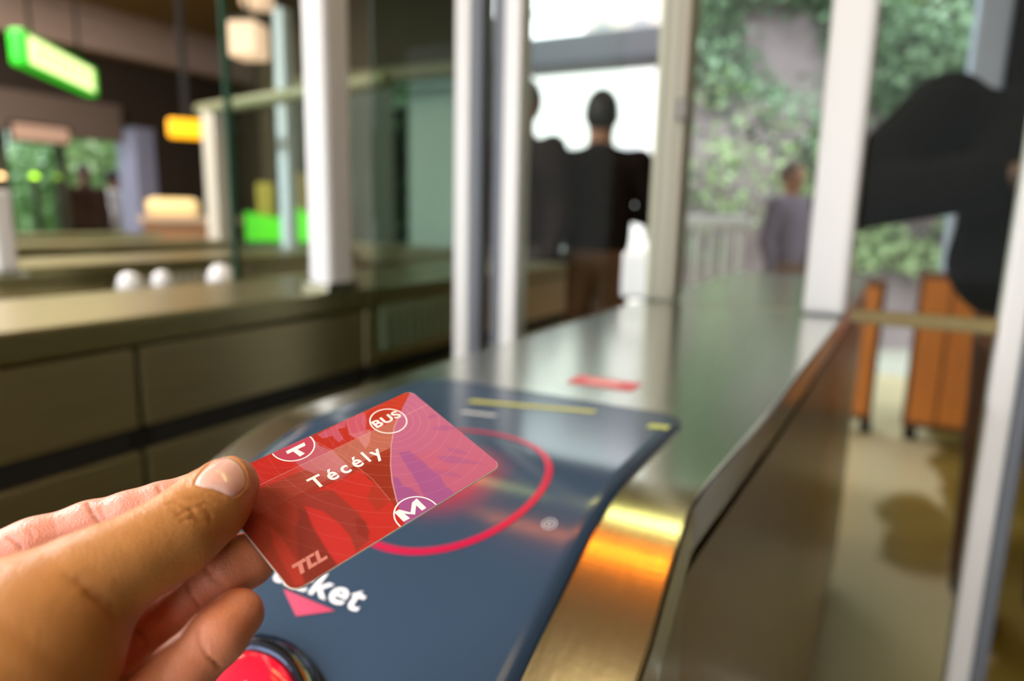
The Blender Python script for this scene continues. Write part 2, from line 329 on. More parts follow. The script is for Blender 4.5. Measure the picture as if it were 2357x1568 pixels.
# ------------------------------------------------------------------ gates
DOORY = 1.4
def make_gate(x1, label, pane=True, y0=-.2, y1=2.3, post_y=1.11):
    x0 = x1-.36; t = thing('ticket_gate', label, 'ticket gate', (x1, 0, 0), 0, 'row of steel ticket gates')
    wd = .36
    box('body', (-wd+.015, y0, .10, -.015, y1, .955), dark_metal, t, .004)
    box('plinth', (-wd+.03, y0+.03, 0, -.03, y1-.03, .10), dark_metal, t, .003)
    ys = [y0, .11, .645, 1.18, 1.72, y1]
    box('top_plate', (-wd, y0, .955, 0, y1, 1.0), steel_top2, t, .006)
    for a, b in zip(ys[:-1], ys[1:]):
        for s in (0, 1):
            X0, X1 = ((-.015, 0) if s else (-wd, -wd+.015))
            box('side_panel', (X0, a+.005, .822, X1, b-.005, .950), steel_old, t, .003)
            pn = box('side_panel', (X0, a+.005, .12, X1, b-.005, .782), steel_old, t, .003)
        box('slot_recess', (-.02, a+.02, .783, -.008, b-.02, .821), black, t, 0)
    if pane:
        box('glass_pane', (-wd+.0, post_y+.02, 1.0, -.06, post_y+.032, 2.35), glass_dark if pane == 'dark' else glass, t, 0)
        box('glass_edge', (-wd-.004, post_y+.018, 1.0, -wd+.004, post_y+.034, 2.35), gl_edge, t, 0)
    pt = box('post', (-.062, post_y-.035, 1.0, -.002, post_y+.045, 2.4), alu, t, .012)
    box('post_foot', (-.068, post_y-.045, 1.0, .002, post_y+.055, 1.02), steel, t, .003)
    return t
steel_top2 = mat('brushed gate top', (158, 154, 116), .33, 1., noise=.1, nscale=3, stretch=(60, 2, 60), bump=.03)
gA = make_gate(-1.02, 'steel ticket gate across the lane from the main gate, with tall white post')
# grille on its side
for k in range(10):
    box('vent_slat', (.001, 1.235+k*.030, -.32+H+.0, .012, 1.251+k*.030, -.215+H), mat('pale slat', (190, 186, 164), .5), gA, .002)
names = ['second steel ticket gate counted leftward from the main gate', 'third steel ticket gate counted leftward from the main gate', 'farthest left steel ticket gate near the hall wall']
for k, x in enumerate((-2.05, -3.1, -4.15)):
    g = copy_tree(gA); g.location = (x, .25*k+.05, 0); g['label'] = names[k]
    for ch in list(g.children):
        if ch.name.split('.')[0] in ('post', 'glass_pane', 'glass_edge', 'post_foot'): bpy.data.objects.remove(ch)
# main gate ------------------------------------------------------------
YS = np.array([.60, .43, .40, .375, .35, .32, .30, .27, -.10]); ZS = np.array([-.17, -.17, -.1708, -.1755, -.183, -.195, -.2045, -.220, -.416])
# smooth bend profile from Y=2.4 down to the front
order = np.argsort(YS); fy = np.arange(.20, .50, .002); fz = np.interp(fy, YS[order], ZS[order])
for _ in range(3): fz = np.convolve(np.pad(fz, 8, 'reflect', reflect_type='odd'), np.ones(17)/17, 'valid')
yy = np.concatenate([[2.4, 1.405, 1.395, 1.0, .7, .6, .5], np.linspace(.47, .23, 50), [.2, .1, 0, -.1]])
zz = np.where((yy > .22) & (yy < .48), np.interp(yy, fy, fz), np.interp(yy, YS[order], ZS[order])); zz[:8] = -.17
PROF = np.stack([yy, zz+H], 1)
ARC = np.r_[0, np.cumsum(np.hypot(*np.diff(PROF, axis=0).T))]; A60 = np.interp(-.60, -yy, ARC)   # arc length where Y = .60
def surf(x, s, off=0.):                       # point on the gate's top: x across, s arc length from Y=.60 toward the user
    a = s+A60; y = np.interp(a, ARC, PROF[:, 0]); z = np.interp(a, ARC, PROF[:, 1])
    e = .004; ty = np.interp(a+e, ARC, PROF[:, 0])-np.interp(a-e, ARC, PROF[:, 0]); tz = np.interp(a+e, ARC, PROF[:, 1])-np.interp(a-e, ARC, PROF[:, 1])
    L = np.hypot(ty, tz); return np.stack([np.asarray(x, float)+0*y, y+off*tz/L, z-off*ty/L], -1)
def xr(y): return np.interp(y, [0, .30, .40, .74, 1.4, 2.4], [-.079, -.080, -.087, -.073, -.056, -.040])
mg = thing('ticket_gate', 'main steel ticket gate under the card, with dark reader panel and red button', 'ticket gate', (0, 0, 0), 0, 'row of steel ticket gates')
def slab(x0f, x1f, t0, t1):                   # extruded strip following the profile between two depths under the surface
    V = []; F = []; n = len(PROF)
    nm = np.stack([np.gradient(PROF[:, 0]), np.gradient(PROF[:, 1])], 1); nm /= np.linalg.norm(nm, axis=1)[:, None]; nm = np.stack([nm[:, 1], -nm[:, 0]], 1)
    for i in range(n):
        a = PROF[i]-nm[i]*t0; b = PROF[i]-nm[i]*t1; x0, x1 = x0f(PROF[i, 0]), x1f(PROF[i, 0])
        V += [(x0, *a), (x1, *a), (x1, *b), (x0, *b)]
    for i in range(n-1):
        for j in range(4): F.append((i*4+j, i*4+(j+1) % 4, (i+1)*4+(j+1) % 4, (i+1)*4+j))
    F += [(3, 2, 1, 0), tuple(4*(n-1)+j for j in range(4))]
    bm = bmesh.new(); me = me_from(V, F); bm.from_mesh(me); bmesh.ops.recalc_face_normals(bm, faces=bm.faces[:])
    for e in bm.edges: pass
    bm.to_mesh(me); bm.free(); return me
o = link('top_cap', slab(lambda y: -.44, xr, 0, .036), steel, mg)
bv = o.modifiers.new('b', 'BEVEL'); bv.width = .003; bv.segments = 3; bv.limit_method = 'ANGLE'; bv.angle_limit = math.radians(50)
link('shadow_gap', slab(lambda y: -.43, lambda y: xr(y)-.012, .036, .046), black, mg)
def side(xf0, xf1):
    V = []; F = []; P = PROF.copy(); n = len(P)
    for y, z in P:
        V += [(xf0(y), y, z-.048), (xf1(y), y, z-.048), (xf1(y), y, .1), (xf0(y), y, .1)]
    for i in range(n-1):
        for j in range(4): F.append((i*4+j, i*4+(j+1) % 4, (i+1)*4+(j+1) % 4, (i+1)*4+j))
    F += [(3, 2, 1, 0), tuple(4*(n-1)+j for j in range(4))]
    me = me_from(V, F); bm = bmesh.new(); bm.from_mesh(me); bmesh.ops.recalc_face_normals(bm, faces=bm.faces[:]); bm.to_mesh(me); bm.free(); return me
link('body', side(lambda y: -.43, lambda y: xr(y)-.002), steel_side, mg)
box('plinth', (-.42, -.06, 0, -.08, 2.36, .1), dark_metal, mg, .003)
# reader plate
xa, xb, r0 = -.402, -.134, .03
rows = np.concatenate([np.linspace(.030, .062, 14), np.linspace(.07, .60, 90)])
Vp = []; nxp = 24
for off in (.0025, -.001):
    for s in rows:
        c = max(0, r0-(s-.030)); ins = r0-math.sqrt(max(0, r0*r0-c*c)) if c > 0 else 0
        xs = np.linspace(xa+ins, xb-ins, nxp); Vp.append(surf(xs, np.full(nxp, s), off))
Vp = np.concatenate(Vp); nr = len(rows); Fp = []
for i in range(nr-1):
    for j in range(nxp-1): a = i*nxp+j; Fp.append((a, a+1, a+nxp+1, a+nxp))
bnd = [j for j in range(nxp)]+[i*nxp+nxp-1 for i in range(1, nr)]+[(nr-1)*nxp+j for j in range(nxp-2, -1, -1)]+[i*nxp for i in range(nr-2, 0, -1)]
for a, b in zip(bnd, bnd[1:]+bnd[:1]): Fp.append((a, b, b+nr*nxp, a+nr*nxp))
me = me_from(Vp, Fp, True); bm = bmesh.new(); bm.from_mesh(me); bmesh.ops.recalc_face_normals(bm, faces=bm.faces[:]); bm.to_mesh(me); bm.free()
gc = np.array([-.249, .231]); 
arc_co = np.concatenate([np.stack([np.linspace(xa, xb, nxp), np.full(nxp, s)], 1) for s in rows]*2)
pl_base = np.array(lin((50, 69, 90))); red = np.array(lin((205, 28, 52)))
plate_m = attr_mat('reader plate', .16, spec=.5, bump=.0)
dd = np.hypot(*(arc_co-gc).T); k = np.clip(1-dd/.052, 0, 1); k = (k*k*(3-2*k))[:, None]*.95; set_tone(me, pl_base*(1-k)+red*k)
plate = link('reader_plate', me, plate_m, mg)
def on_surf(me, off):                          # lays a flat (x,s) print on the plate
    n = len(me.vertices); co = np.empty(n*3, np.float32); me.vertices.foreach_get('co', co); co = co.reshape(n, 3)
    q = surf(co[:, 0], co[:, 1], off); q[:, 2] += 0; me.vertices.foreach_set('co', q.astype(np.float32).ravel()); me.update(); return me
def ring_me(cx, cs, r0, r1, n=96):
    V = []; F = []
    for j in range(n):
        t = 2*math.pi*j/n; V += [(cx+r0*math.cos(t), cs+r0*math.sin(t), 0), (cx+r1*math.cos(t), cs+r1*math.sin(t), 0)]
    for j in range(n): a = 2*j; b = 2*((j+1) % n); F.append((a, a+1, b+1, b))
    return me_from(V, F)
link('reader_ring', on_surf(ring_me(-.2493, .2307, .0682, .0732), .0029), mat('crimson print', (182, 6, 62), .3), plate)
tm = text_me('ticket', .0208, .00032, .0, 1.06); tx = [v.co.x for v in tm.vertices]; tk = .0690/(max(tx)-min(tx))
for v in tm.vertices: v.co = ((v.co.x-min(tx))*tk-.3068, .3435-v.co.y, 0)
link('lettering', on_surf(tm, .0031), mat('white print', (238, 240, 244), .4), plate)
tri = me_from([(-.292, .3465, 0), (-.251, .3475, 0), (-.2715, .358, 0)], [(0, 1, 2)])
link('arrow_print', on_surf(tri, .003), mat('pink print', (196, 40, 86), .35), plate)
def strip(x0, s0, x1, s1, wd, n=16):
    V = []; F = []
    for i in range(n+1):
        t = i/n; x = x0+(x1-x0)*t; s = s0+(s1-s0)*t; V += [(x, s-wd/2, 0), (x, s+wd/2, 0)]
    for i in range(n): F.append((2*i, 2*i+1, 2*i+3, 2*i+2))
    return me_from(V, F)
link('yellow_print', on_surf(strip(-.318, .091, -.208, .061, .009), .003), mat('yellow print', (190, 190, 84), .4), plate)
link('small_print', on_surf(strip(-.305, .124, -.275, .118, .006), .003), mat('pale print', (200, 205, 205), .4), plate)
link('corner_reflection', on_surf(strip(-.156, .075, -.140, .071, .012), .003), mat('lime reflection', (180, 190, 96), .4), plate)  # yellow-green lamp reflection, painted on the plate corner
for k in range(2): link('contact_mark', on_surf(ring_me(-.160, .253, .0012+.0026*k, .0017+.0026*k, 24), .003), mat('white print 2', (230, 232, 236), .4), plate)
# red button
bc = surf(np.array([-.263]), np.array([.432]), 0)[0]
b1 = surf(np.array([-.263]), np.array([.428]), 0)[0]; b2_ = surf(np.array([-.263]), np.array([.436]), 0)[0]
ang = math.atan2((b1-b2_)[2], (b1-b2_)[1])
bt = bpy.data.objects.new('red_button', None); C.objects.link(bt); bt.parent = mg; bt.location = bc; bt.rotation_euler.x = ang
bme = lathe_me([(.040, 0), (.048, .010), (.046, .014), (.036, .0165), (.020, .018), (.004, .0185)], 48)
bo = link('red_button', bme, mat('red button', (214, 22, 50), .12, emit=(230, 20, 50), estr=.22, coat=1.), mg); bo.matrix_parent_inverse = Matrix(); bo.location = bc; bo.rotation_euler.x = ang
bo['label'] = 'shiny red push button'
bpy.data.objects.remove(bt)
link('button_rim', lathe_me([(.0475, 0), (.0475, .013), (.052, .0135), (.0585, .009), (.0585, 0)], 48), mat('dark chrome rim', (84, 92, 112), .18, 1.), bo)
def poly_ring(pts, wd, z):
    P = np.array(pts); c = P.mean(0); V = []; F = []; n = len(P)
    for p in P:
        d = (p-c); L = np.linalg.norm(d)
        for q in (p, c+d*(1-wd/L)): V.append((*q, z-2.0*float(q@q)))
    for i in range(n): a = 2*i; b = 2*((i+1) % n); F.append((a, a+1, b+1, b))
    return me_from(V, F)
link('arrow_outline', poly_ring([(.003, .031), (.030, -.014), (-.024, -.014)], .007, .0192), mat('pale pink print', (250, 205, 205), .4), bo)
# red sign on the gate top
def quad_print(name, x, y, w_, h_, m): return link(name, me_from([(x, y, 1.0006), (x+w_, y+.002, 1.0006), (x+w_, y+h_+.002, 1.0006), (x, y+h_, 1.0006)], [(0, 1, 2, 3)]), m, mg)
quad_print('red_sticker', -.278, .632, .070, .036, mat('red sticker', (196, 60, 66), .4))
link('sticker_mark', me_from([(-.262, .642, 1.0009), (-.226, .643, 1.0009), (-.226, .659, 1.0009), (-.262, .658, 1.0009)], [(0, 1, 2, 3)]), mat('pale sticker mark', (226, 150, 146), .4), mg)
# seam, posts and glass on the gate
box('seam_strip', (-.438, 1.396, .9995, -.058, 1.402, 1.0015), mat('seam', (150, 152, 136), .5), mg, .001)
box('glass_pane', (-.385, 1.42, 1.0, -.125, 1.432, 2.35), glass, mg, 0)
pp = box('post', (-.440, 1.39, 1.0, -.378, 1.47, 2.4), beige_met, mg, .01)
for k in range(2): box('groove', (-.424+k*.022, 1.386, 1.01, -.416+k*.022, 1.391, 2.4), mat('groove', (150, 146, 134), .5), pp, 0)
box('hinge', (-.392, 1.380, 1.36, -.372, 1.392, 1.40), mat('hinge grey', (110, 106, 100), .4, .8), pp, .002)
po = box('post', (-.128, 1.365, 1.0, -.054, 1.445, 2.4), alu, mg, .012)
sb = box('sensor_box', (-.53, 1.49, .985, -.452, 1.57, 1.095), mat('white sensor box', (240, 240, 246), .4), mg, .012)
box('sensor_bracket', (-.46, 1.51, 1.0, -.43, 1.55, 1.03), steel, mg, .002)
# swing doors of the lanes
def door_leaf(label, x0, x1, y, edge_left, gl=glass, rail=False, grp='glass gate leaves'):
    t = thing('glass_leaf', label, 'gate door', ((x0+x1)/2, y, 0), 0, grp); a, b = x0-(x0+x1)/2, x1-(x0+x1)/2
    e = .036; gx = (a+e+.024, b) if edge_left else (a, b-e-.024)
    box('glass_pane', (gx[0], -.006, .16, gx[1], .006, 2.35), gl, t, 0)
    if edge_left: box('edge_profile', (a+.024, -.025, .14, a+.024+e, .025, 2.38), alu, t, .006); box('rubber_lip', (a, -.02, .14, a+.024, .02, 2.38), alu_grey, t, .005)
    else: box('edge_profile', (b-.024-e, -.025, .14, b-.024, .025, 2.38), alu, t, .006); box('rubber_lip', (b-.024, -.02, .14, b, .02, 2.38), alu_grey, t, .005)
    box('bottom_rail', (gx[0], -.015, .14, gx[1], .015, .19), steel, t, .003)
    if rail: box('mid_rail', (gx[0], -.014, .988, gx[1], .014, 1.012), mat('bronze rail', (134, 118, 74), .6), t, .003)
    return t
door_leaf('dark glass gate leaf beside the tall white post on the left', -1.015, -.728, 1.215, False, glass_dark)
door_leaf('glass gate leaf hinged on the beige post of the main gate', -.700, -.445, 1.215, True)
door_leaf('glass gate leaf in the right hand lane with grey edge', -.045, .238, 1.4, False, glass, True)
# ------------------------------------------------------------------ hall objects on the left
t = thing('hanging_sign', 'green lit rectangular sign hanging from the dark ceiling', 'sign')
p1, p2 = pix(44, 103, 3.28), pix(206, 194, 4.15); dv = p2-p1; L = np.linalg.norm(dv[:2]); t.location = (*((p1+p2)/2)[:2], (p1+p2)[2]/2); t.rotation_euler.z = math.atan2(dv[1], dv[0])
box('case', (-L/2-.03, -.04, -.085, L/2+.03, .04, .085), mat('green lit case', (20, 170, 10), .4, emit=(20, 180, 4), estr=.4), t, .02)
box('lit_face', (-L/2-.005, -.046, -.066, L/2-.06, -.041, .06), mat('cream lit face', (240, 246, 190), .4, emit=(236, 246, 170), estr=.85), t, .002)
for k in range(7): box('stroke', (-L/2+.10+k*.12, -.05, -.035, -L/2+.135+k*.12, -.047, .035), mat('green stroke', (120, 190, 90), .4, emit=(130, 200, 90), estr=.6), t, 0)
for s in (-1, 1): link('hanger', tube_me([(s*L*.35, 0, .08), (s*L*.35, 0, CEIL-float(t.location.z))], .008, 8), dark_metal, t)
ys = thing('wall_sign', 'small amber lit sign beside the beige booth post', 'sign', tuple(pix(430, 297, 4.35)), math.radians(53))
box('case', (-.11, -.03, -.06, .11, .03, .06), mat('amber case', (240, 170, 20), .4, emit=(250, 170, 10), estr=.75), ys, .02)
box('bracket', (-.02, .0, .06, .02, .03, 1.3), dark_metal, ys, .003)
# glazed booth
bo_ = thing('glass_booth', 'glazed staff booth with beige corner post behind the gates', 'booth', (-3.42, 2.72, 0))
cr = np.array(pix(728, 184, 2.94)) - np.array([-3.42, 2.72, 0]); ct = np.array(pix(466, 257, 4.0)) - np.array([-3.42, 2.72, 0])
box('post', (-.05, -.05, 0, .05, .05, 1.73), beige_met, bo_, .008)
link('top_rail', tube_me([(-.12, .0, 1.72), (cr[0]+.3, cr[1]+.1, 1.72)], .035, 8), mat('olive rail', (130, 136, 104), .5), bo_)
box('far_post', (.20, .27, 0, .27, .34, 2.3), mat('pale blue post', (196, 214, 220), .5), bo_, .006)
box('side_glass', (-.006, .05, .3, .006, .27, 1.70), glass, bo_, 0)
# lime lit machine and its yellow top
lm = thing('ticket_machine', 'ticket machine with glowing lime green front behind the glass pane', 'machine', (-3.70, 3.46, 0), math.radians(35))
box('body', (-.26, 0, 0, .26, .3, 1.09), mat('machine grey', (70, 84, 80), .5), lm, .015)
link('lit_front', me_from([(-.25, -.012, .95), (.25, -.012, .95), (.25, -.012, 1.09), (.06, -.012, 1.21), (-.04, -.012, 1.11), (-.25, -.012, 1.15), (-.25, 0, .95), (.25, 0, .95), (.25, 0, 1.09), (.06, 0, 1.21), (-.04, 0, 1.11), (-.25, 0, 1.15)],
     [(0, 1, 2, 3, 4, 5), (11, 10, 9, 8, 7, 6)]+[(i, (i+1) % 6+0 if True else 0, (i+1) % 6+6, i+6) for i in range(6)]), mat('lime lit', (70, 200, 10), .4, emit=(80, 200, 20), estr=.4), lm)
box('yellow_panel', (-.18, .02, 1.11, -.06, .06, 1.35), mat('yellow panel', (170, 160, 50), .5), lm, .02)
box('screen_frame', (.08, .02, 1.1, .24, .06, 1.42), mat('frame ochre', (120, 110, 50), .5), lm, .01)
# white capped bollards between the gates
for i, (px, py, d, r, lab) in enumerate(((300, 655, 1.75, .030, 'white capped bollard standing left of the thin bollard between the gates'), (374, 645, 1.62, .022, 'thin white capped bollard in the middle between the gates'), (510, 640, 1.9, .036, 'white capped bollard below the beige booth post'))):
    q = pix(px, py, d); c = thing('bollard', lab, 'bollard', (q[0], q[1], 0), 0, 'white capped bollards'); h_ = float(q[2])
    link('shaft', tube_me([(0, 0, .012), (0, 0, h_-.02)], r*.6, 12), beige_met, c); link('cap', lathe_me([(r, h_-.03), (r*1.02, h_), (r*.8, h_+r*.7), (r*.4, h_+r), (.002, h_+r*1.05)], 20), alu, c)
    link('base', lathe_me([(r*1.6, 0), (r*1.6, .01), (r*.7, .014)], 20), dark_metal, c)
# near-left white post of the next gate
lp = thing('barrier_post', 'short white barrier post at the far left gate edge', 'post', (*pix(20, 700, 1.62)[:2], 1.0))
box('shaft', (-.022, -.022, .012, .022, .022, .20), alu, lp, .008); box('foot', (-.035, -.035, 0, .035, .035, .012), steel, lp, .003)
# glass doors of the left wall
for i, (a, b) in enumerate(((.5, 1.95), (2.2, 3.92))):
    d = thing('glass_door', ['dark green glass doors at the near end of the left wall', 'dark green glass doors left of the bright opening', 'dark green glass door beyond the bright opening'][i], 'door', (XL-.12, (a+b)/2, 0), 0, 'glass doors of the left wall')
    n = 3 if i < 2 else 1; w_ = (b-a)/n
    for k in range(n):
        y = -(b-a)/2+k*w_
        lf = link('door_leaf', box_me([(-.025, y, 0, .025, y+.07, 1.98), (-.025, y+w_-.07, 0, .025, y+w_, 1.98), (-.025, y+.07, 0, .025, y+w_-.07, .18), (-.025, y+.07, 1.9, .025, y+w_-.07, 1.98)], 0), mat('door frame', (70, 76, 60), .5), d)
        box('pane', (-.006, y+.07, .18, .006, y+w_-.07, 1.9), glass_dark, lf, 0)
        box('handle', (.03, y+w_-.12, .8, .05, y+w_-.10, 1.2), steel, lf, .003)
op = box('pillar', (XL-.3, 4.56, 0, XL+.02, 4.79, 1.98), mat('lavender pillar', (150, 156, 186), .6), None, .01); tag(op, 'lavender grey pillar beside the bright opening in the left wall', 'pillar')
sg = thing('notice_board', 'pale pink notice board above the left wall glass doors', 'sign', (XL+.13, float(pix(100, 308, 6.2)[1]), float(pix(100, 308, 6.2)[2])), math.radians(90))
box('board', (-.24, -.02, -.07, .24, .02, .07), mat('pink board', (190, 160, 142), .5, emit=(200, 160, 140), estr=.15), sg, .01)
box('board_frame', (-.26, -.012, -.09, .26, .03, .09), dark_metal, sg, .005)
# little lamps by the doors
for i, (px, py, col, lab) in enumerate(((80, 410, (150, 210, 40), 'brighter green round indicator lamp by the left wall doors'), (133, 412, (100, 140, 40), 'dimmer green round indicator lamp by the left wall doors'), (2, 410, (255, 200, 140), 'warm round indicator lamp at the left picture edge'))):
    q = pix(px, py, 6.0); c = thing('indicator_lamp', lab, 'lamp', tuple(q), math.radians(70), 'indicator lamps')
    link('lens', lathe_me([(.03, 0), (.03, .02), (.02, .035), (.002, .04)], 16), mat('lit lens', col, .4, emit=col, estr=2.2 if i != 1 else .8), c)
    box('lamp_stand', (-.02, -.02, -float(q[2]), .02, .02, 0), dark_metal, c, .003)
# ------------------------------------------------------------------ orange panels at the right, cabinet in the doorway
om = mat('orange wood', (232, 140, 56), .4, noise=.2, nscale=6, stretch=(8, 8, 1))
for i, (xa_, xb_, z, lab) in enumerate(((.17, .62, .92, 'wider orange wooden panel at the foot of the right hand exit'), (-.24, .02, .86, 'narrow orange wooden panel beside the gate lane'))):
    c = thing('wooden_panel', lab, 'panel', ((xa_+xb_)/2, 4.25, 0), 0, 'orange wooden panels'); w_ = (xb_-xa_)/2
    box('frame', (-w_, 0, .06, w_, .06, z), mat('brown frame', (120, 70, 32), .5), c, .008)
    n = 3 if i == 0 else 2
    for k in range(n): box('board', (-w_+.02+k*(2*w_-.04)/n+.006, -.016, .1, -w_+.02+(k+1)*(2*w_-.04)/n-.006, .0, z-.04), om, c, .004)
    for s in (-1, 1): box('foot', (s*w_*.8-.03, -.04, 0, s*w_*.8+.03, .1, .06), dark_metal, c, .004)
cb = thing('cabinet', 'brown wooden cabinet standing on the floor beyond the left lane', 'cabinet', (-1.83, 3.9, 0))
box('body', (-.27, 0, .06, .27, .35, .87), mat('brown cabinet', (112, 74, 40), .5, noise=.2), cb, .008)
for s in (0, 1): dr = box('door', (-.255+s*.26, -.018, .1, -.005+s*.26, 0, .80), om if s else mat('dark brown', (84, 60, 38), .5), cb, .005); box('handle', (-.05+s*.09, -.035, .4, -.035+s*.09, -.018, .55), steel, dr, .002)
box('top', (-.29, -.03, .87, .29, .37, .90), mat('pale worktop', (150, 140, 130), .4), cb, .005); box('label_plate', (.06, -.026, .58, .18, -.018, .72), alu, cb, .002); box('base', (-.25, .03, 0, .25, .33, .06), dark_metal, cb, 0)
# ------------------------------------------------------------------ people
skin_m = mat('skin far', (150, 104, 78), .55); 
def make_person(label, loc, face, hgt, top, low, hair, arms='down', skin=None, coat=False, wd=1.):
    t = thing('person', label, 'person', loc, face); k = hgt/1.75
    if arms == 'down':
        A = {s: [(s*.19, 0, 1.42), (s*.235, .02, 1.13), (s*.225, -.05, .90)] for s in (-1, 1)}
    elif arms == 'forward':
        A = {s: [(s*.20, 0, 1.41), (s*.27, -.06, 1.14), (s*.14, -.30, 1.16)] for s in (-1, 1)}
    else:
        A = {1: [(.20, 0, 1.41), (.30, -.05, 1.16), (.12, -.25, 1.30)], -1: [(-.20, 0, 1.41), (-.34, -.02, 1.17), (-.16, -.25, 1.22)]}
    A = {s: [(p[0]*wd, p[1], p[2]) for p in q] for s, q in A.items()}
    def hand_pts(s):
        a = np.array(A[s][1]); b = np.array(A[s][2]); d = (b-a)/np.linalg.norm(b-a); return b, d
    def body(P):
        d = ell(P, (0, -.01, 1.635), (.075, .095, .115)); d = smin(d, ell(P, (0, -.035, 1.57), (.05, .06, .06)), .03)
        d = smin(d, cone(P, (0, -.1, 1.625), (0, -.112, 1.60), .012, .017), .012)
        for s in (-1, 1): d = smin(d, ell(P, (s*.077, .005, 1.63), (.012, .022, .034)), .008)
        d = smin(d, cone(P, (0, .01, 1.40), (0, 0, 1.55), .062, .052), .03)
        d = smin(d, ell(P, (0, .0, 1.28), (.155, .095, .2)), .05); d = smin(d, ell(P, (0, .0, 1.0), (.145, .095, .16)), .08)
        for s in (-1, 1):
            d = smin(d, chain(P, [(*A[s][0], .05), (*A[s][1], .04), (*A[s][2], .028)], .02), .03)
            b, e = hand_pts(s); d = smin(d, cone(P, b, b+e*.08, .03, .032), .02)
            sd = np.array([1., 0, 0]) if abs(e[0]) < .8 else np.array([0, 1., 0])
            for i in range(4): o_ = sd*(i-1.5)*.02; d = smin(d, cone(P, b+e*.08+o_, b+e*(.15-.01*abs(i-1.5))+o_-np.array([0, .02, 0]), .0105, .009), .004)
            d = smin(d, cone(P, b+e*.03+sd*.03, b+e*.085+sd*.055, .012, .010), .006)
            d = smin(d, chain(P, [(s*.09, 0, .92, .085), (s*.095, -.005, .50, .056), (s*.095, .01, .09, .04)], .03), .03)
            d = smin(d, cone(P, (s*.095, .02, .05), (s*.1, -.13, .04), .038, .03), .02)
        return d
    def topf(P):
        d = ell(P, (0, .0, 1.27), (.18*wd, .12*wd, .22)); d = smin(d, ell(P, (0, .0, 1.02), (.17*wd, .12*wd, .2)), .08); d = smin(d, cone(P, (-.15*wd, 0, 1.40), (.15*wd, 0, 1.40), .062, .062), .05)
        d = smin(d, cone(P, (0, .01, 1.42), (0, .01, 1.46), .075, .068), .02)
        if coat: d = smin(d, cone(P, (0, 0, 1.0), (0, .01, .55), .17, .20), .06)
        for s in (-1, 1): d = smin(d, chain(P, [(*A[s][0], .067*wd), (*A[s][1], .055*wd), (*A[s][2], .044*wd)], .02), .03)
        return np.maximum(d, .84*0+.5-P[:, 2]) if coat else np.maximum(d, .86-P[:, 2])
    def lowf(P):
        d = ell(P, (0, .005, .93), (.165, .115, .14))
        for s in (-1, 1): d = smin(d, chain(P, [(s*.09, 0, .9, .098), (s*.095, 0, .5, .07), (s*.095, .012, .1, .06)], .03), .02)
        return np.maximum(d, .06-P[:, 2])
    def hairf(P):
        d = ell(P, (0, .008, 1.652), (.085, .104, .112)); cut = ell(P, (0, -.085, 1.59), (.075, .075, .10)); d = np.maximum(d, -cut); return np.maximum(d, 1.56-P[:, 2])
    def shoef(s): return lambda P: np.maximum(smin(cone(P, (s*.095, .03, .045), (s*.1, -.15, .035), .047, .04), cone(P, (s*.095, .03, .05), (s*.095, .02, .1), .045, .05), .02), .004-P[:, 2])
    lo = (-.92, -.5, -.02); hi = (.75, .3, 1.8)
    for nm, fn, m, h in (('body', body, skin or skin_m, .011), ('jacket' if not coat else 'coat', topf, top, .014), ('trousers', lowf, low, .014), ('hair', hairf, hair, .009), ('shoe', shoef(1), mat('shoe', (30, 28, 28), .5), .01), ('shoe', shoef(-1), mat('shoe', (30, 28, 28), .5), .01)):
        V, F = mesh_sdf(fn, lo, hi, h); link(nm, np_me(V*k, F), m, t)
    for s in (-1, 1):
        e = lathe_me([(.011, -.004), (.011, .002), (.006, .006), (.001, .007)], 12); o_ = link('eye', e, mat('eye', (230, 228, 224), .2), t); o_.location = (s*.03*k, -.088*k, 1.64*k); o_.rotation_euler.x = math.pi/2
    link('mouth', tube_me([(-.022*k, -.094*k, 1.565*k), (0, -.1*k, 1.567*k), (.022*k, -.094*k, 1.565*k)], .004, 6), mat('lips', (140, 76, 68), .5), t)
    return t
dk = mat('dark stand-in coat', (26, 20, 17), .95, spec=.1); dk2 = mat('dark brown stand-in jacket', (38, 30, 28), .95, spec=.1); hr = mat('dark hair', (24, 20, 18), .6); jean = mat('dark trousers', (50, 44, 42), .8); brn = mat('brown trousers', (92, 62, 40), .8)
def P2(px, d): q = pix(px, 500, d); return (q[0], q[1], 0)
make_person('person in dark jacket with back turned, standing in for a reflection in the left lane glass', P2(1375, 3.6), math.radians(20+180), 1.80, dk, brn, hr, 'forward')  # added figure in place of a dark reflection in the glass
make_person('person in dark grey brown jacket standing in for a reflection, half hidden by the door edge', P2(1196, 3.55), math.radians(-10), 1.84, dk2, jean, mat('grey stand-in hair', (92, 92, 96), .6), 'down')  # added figure, imitates a second silhouette reflected in the leaf
make_person('person in dark coat standing in for a reflection in the right hand glass, arm stretched out', (.44, 2.42, 0), math.radians(6), 1.84, mat('black stand-in coat', (13, 11, 9), .95, spec=.08), mat('rust stand-in trousers', (96, 54, 24), .8), hr, 'reach', mat('dark stand-in skin', (84, 56, 42), .6), False, 1.6)  # added figure for the large dark reflection in the right leaf
make_person('person with brown hair and muted lilac top beside the white railing', P2(1815, 5.1), math.radians(60), 1.60, mat('lilac top', (98, 84, 98), .8), brn, mat('brown hair', (64, 42, 32), .6), 'down', None)
make_person('person in white shirt standing outside the left wall opening', P2(268, 8.9), math.radians(140), 1.62, mat('white shirt', (226, 218, 218), .8), mat('pale trousers', (170, 170, 150), .8), hr, 'forward')
make_person('person in brown jacket standing outside the left wall opening', P2(202, 8.35), math.radians(80), 1.65, mat('brown jacket', (92, 60, 44), .8), jean, hr, 'down')
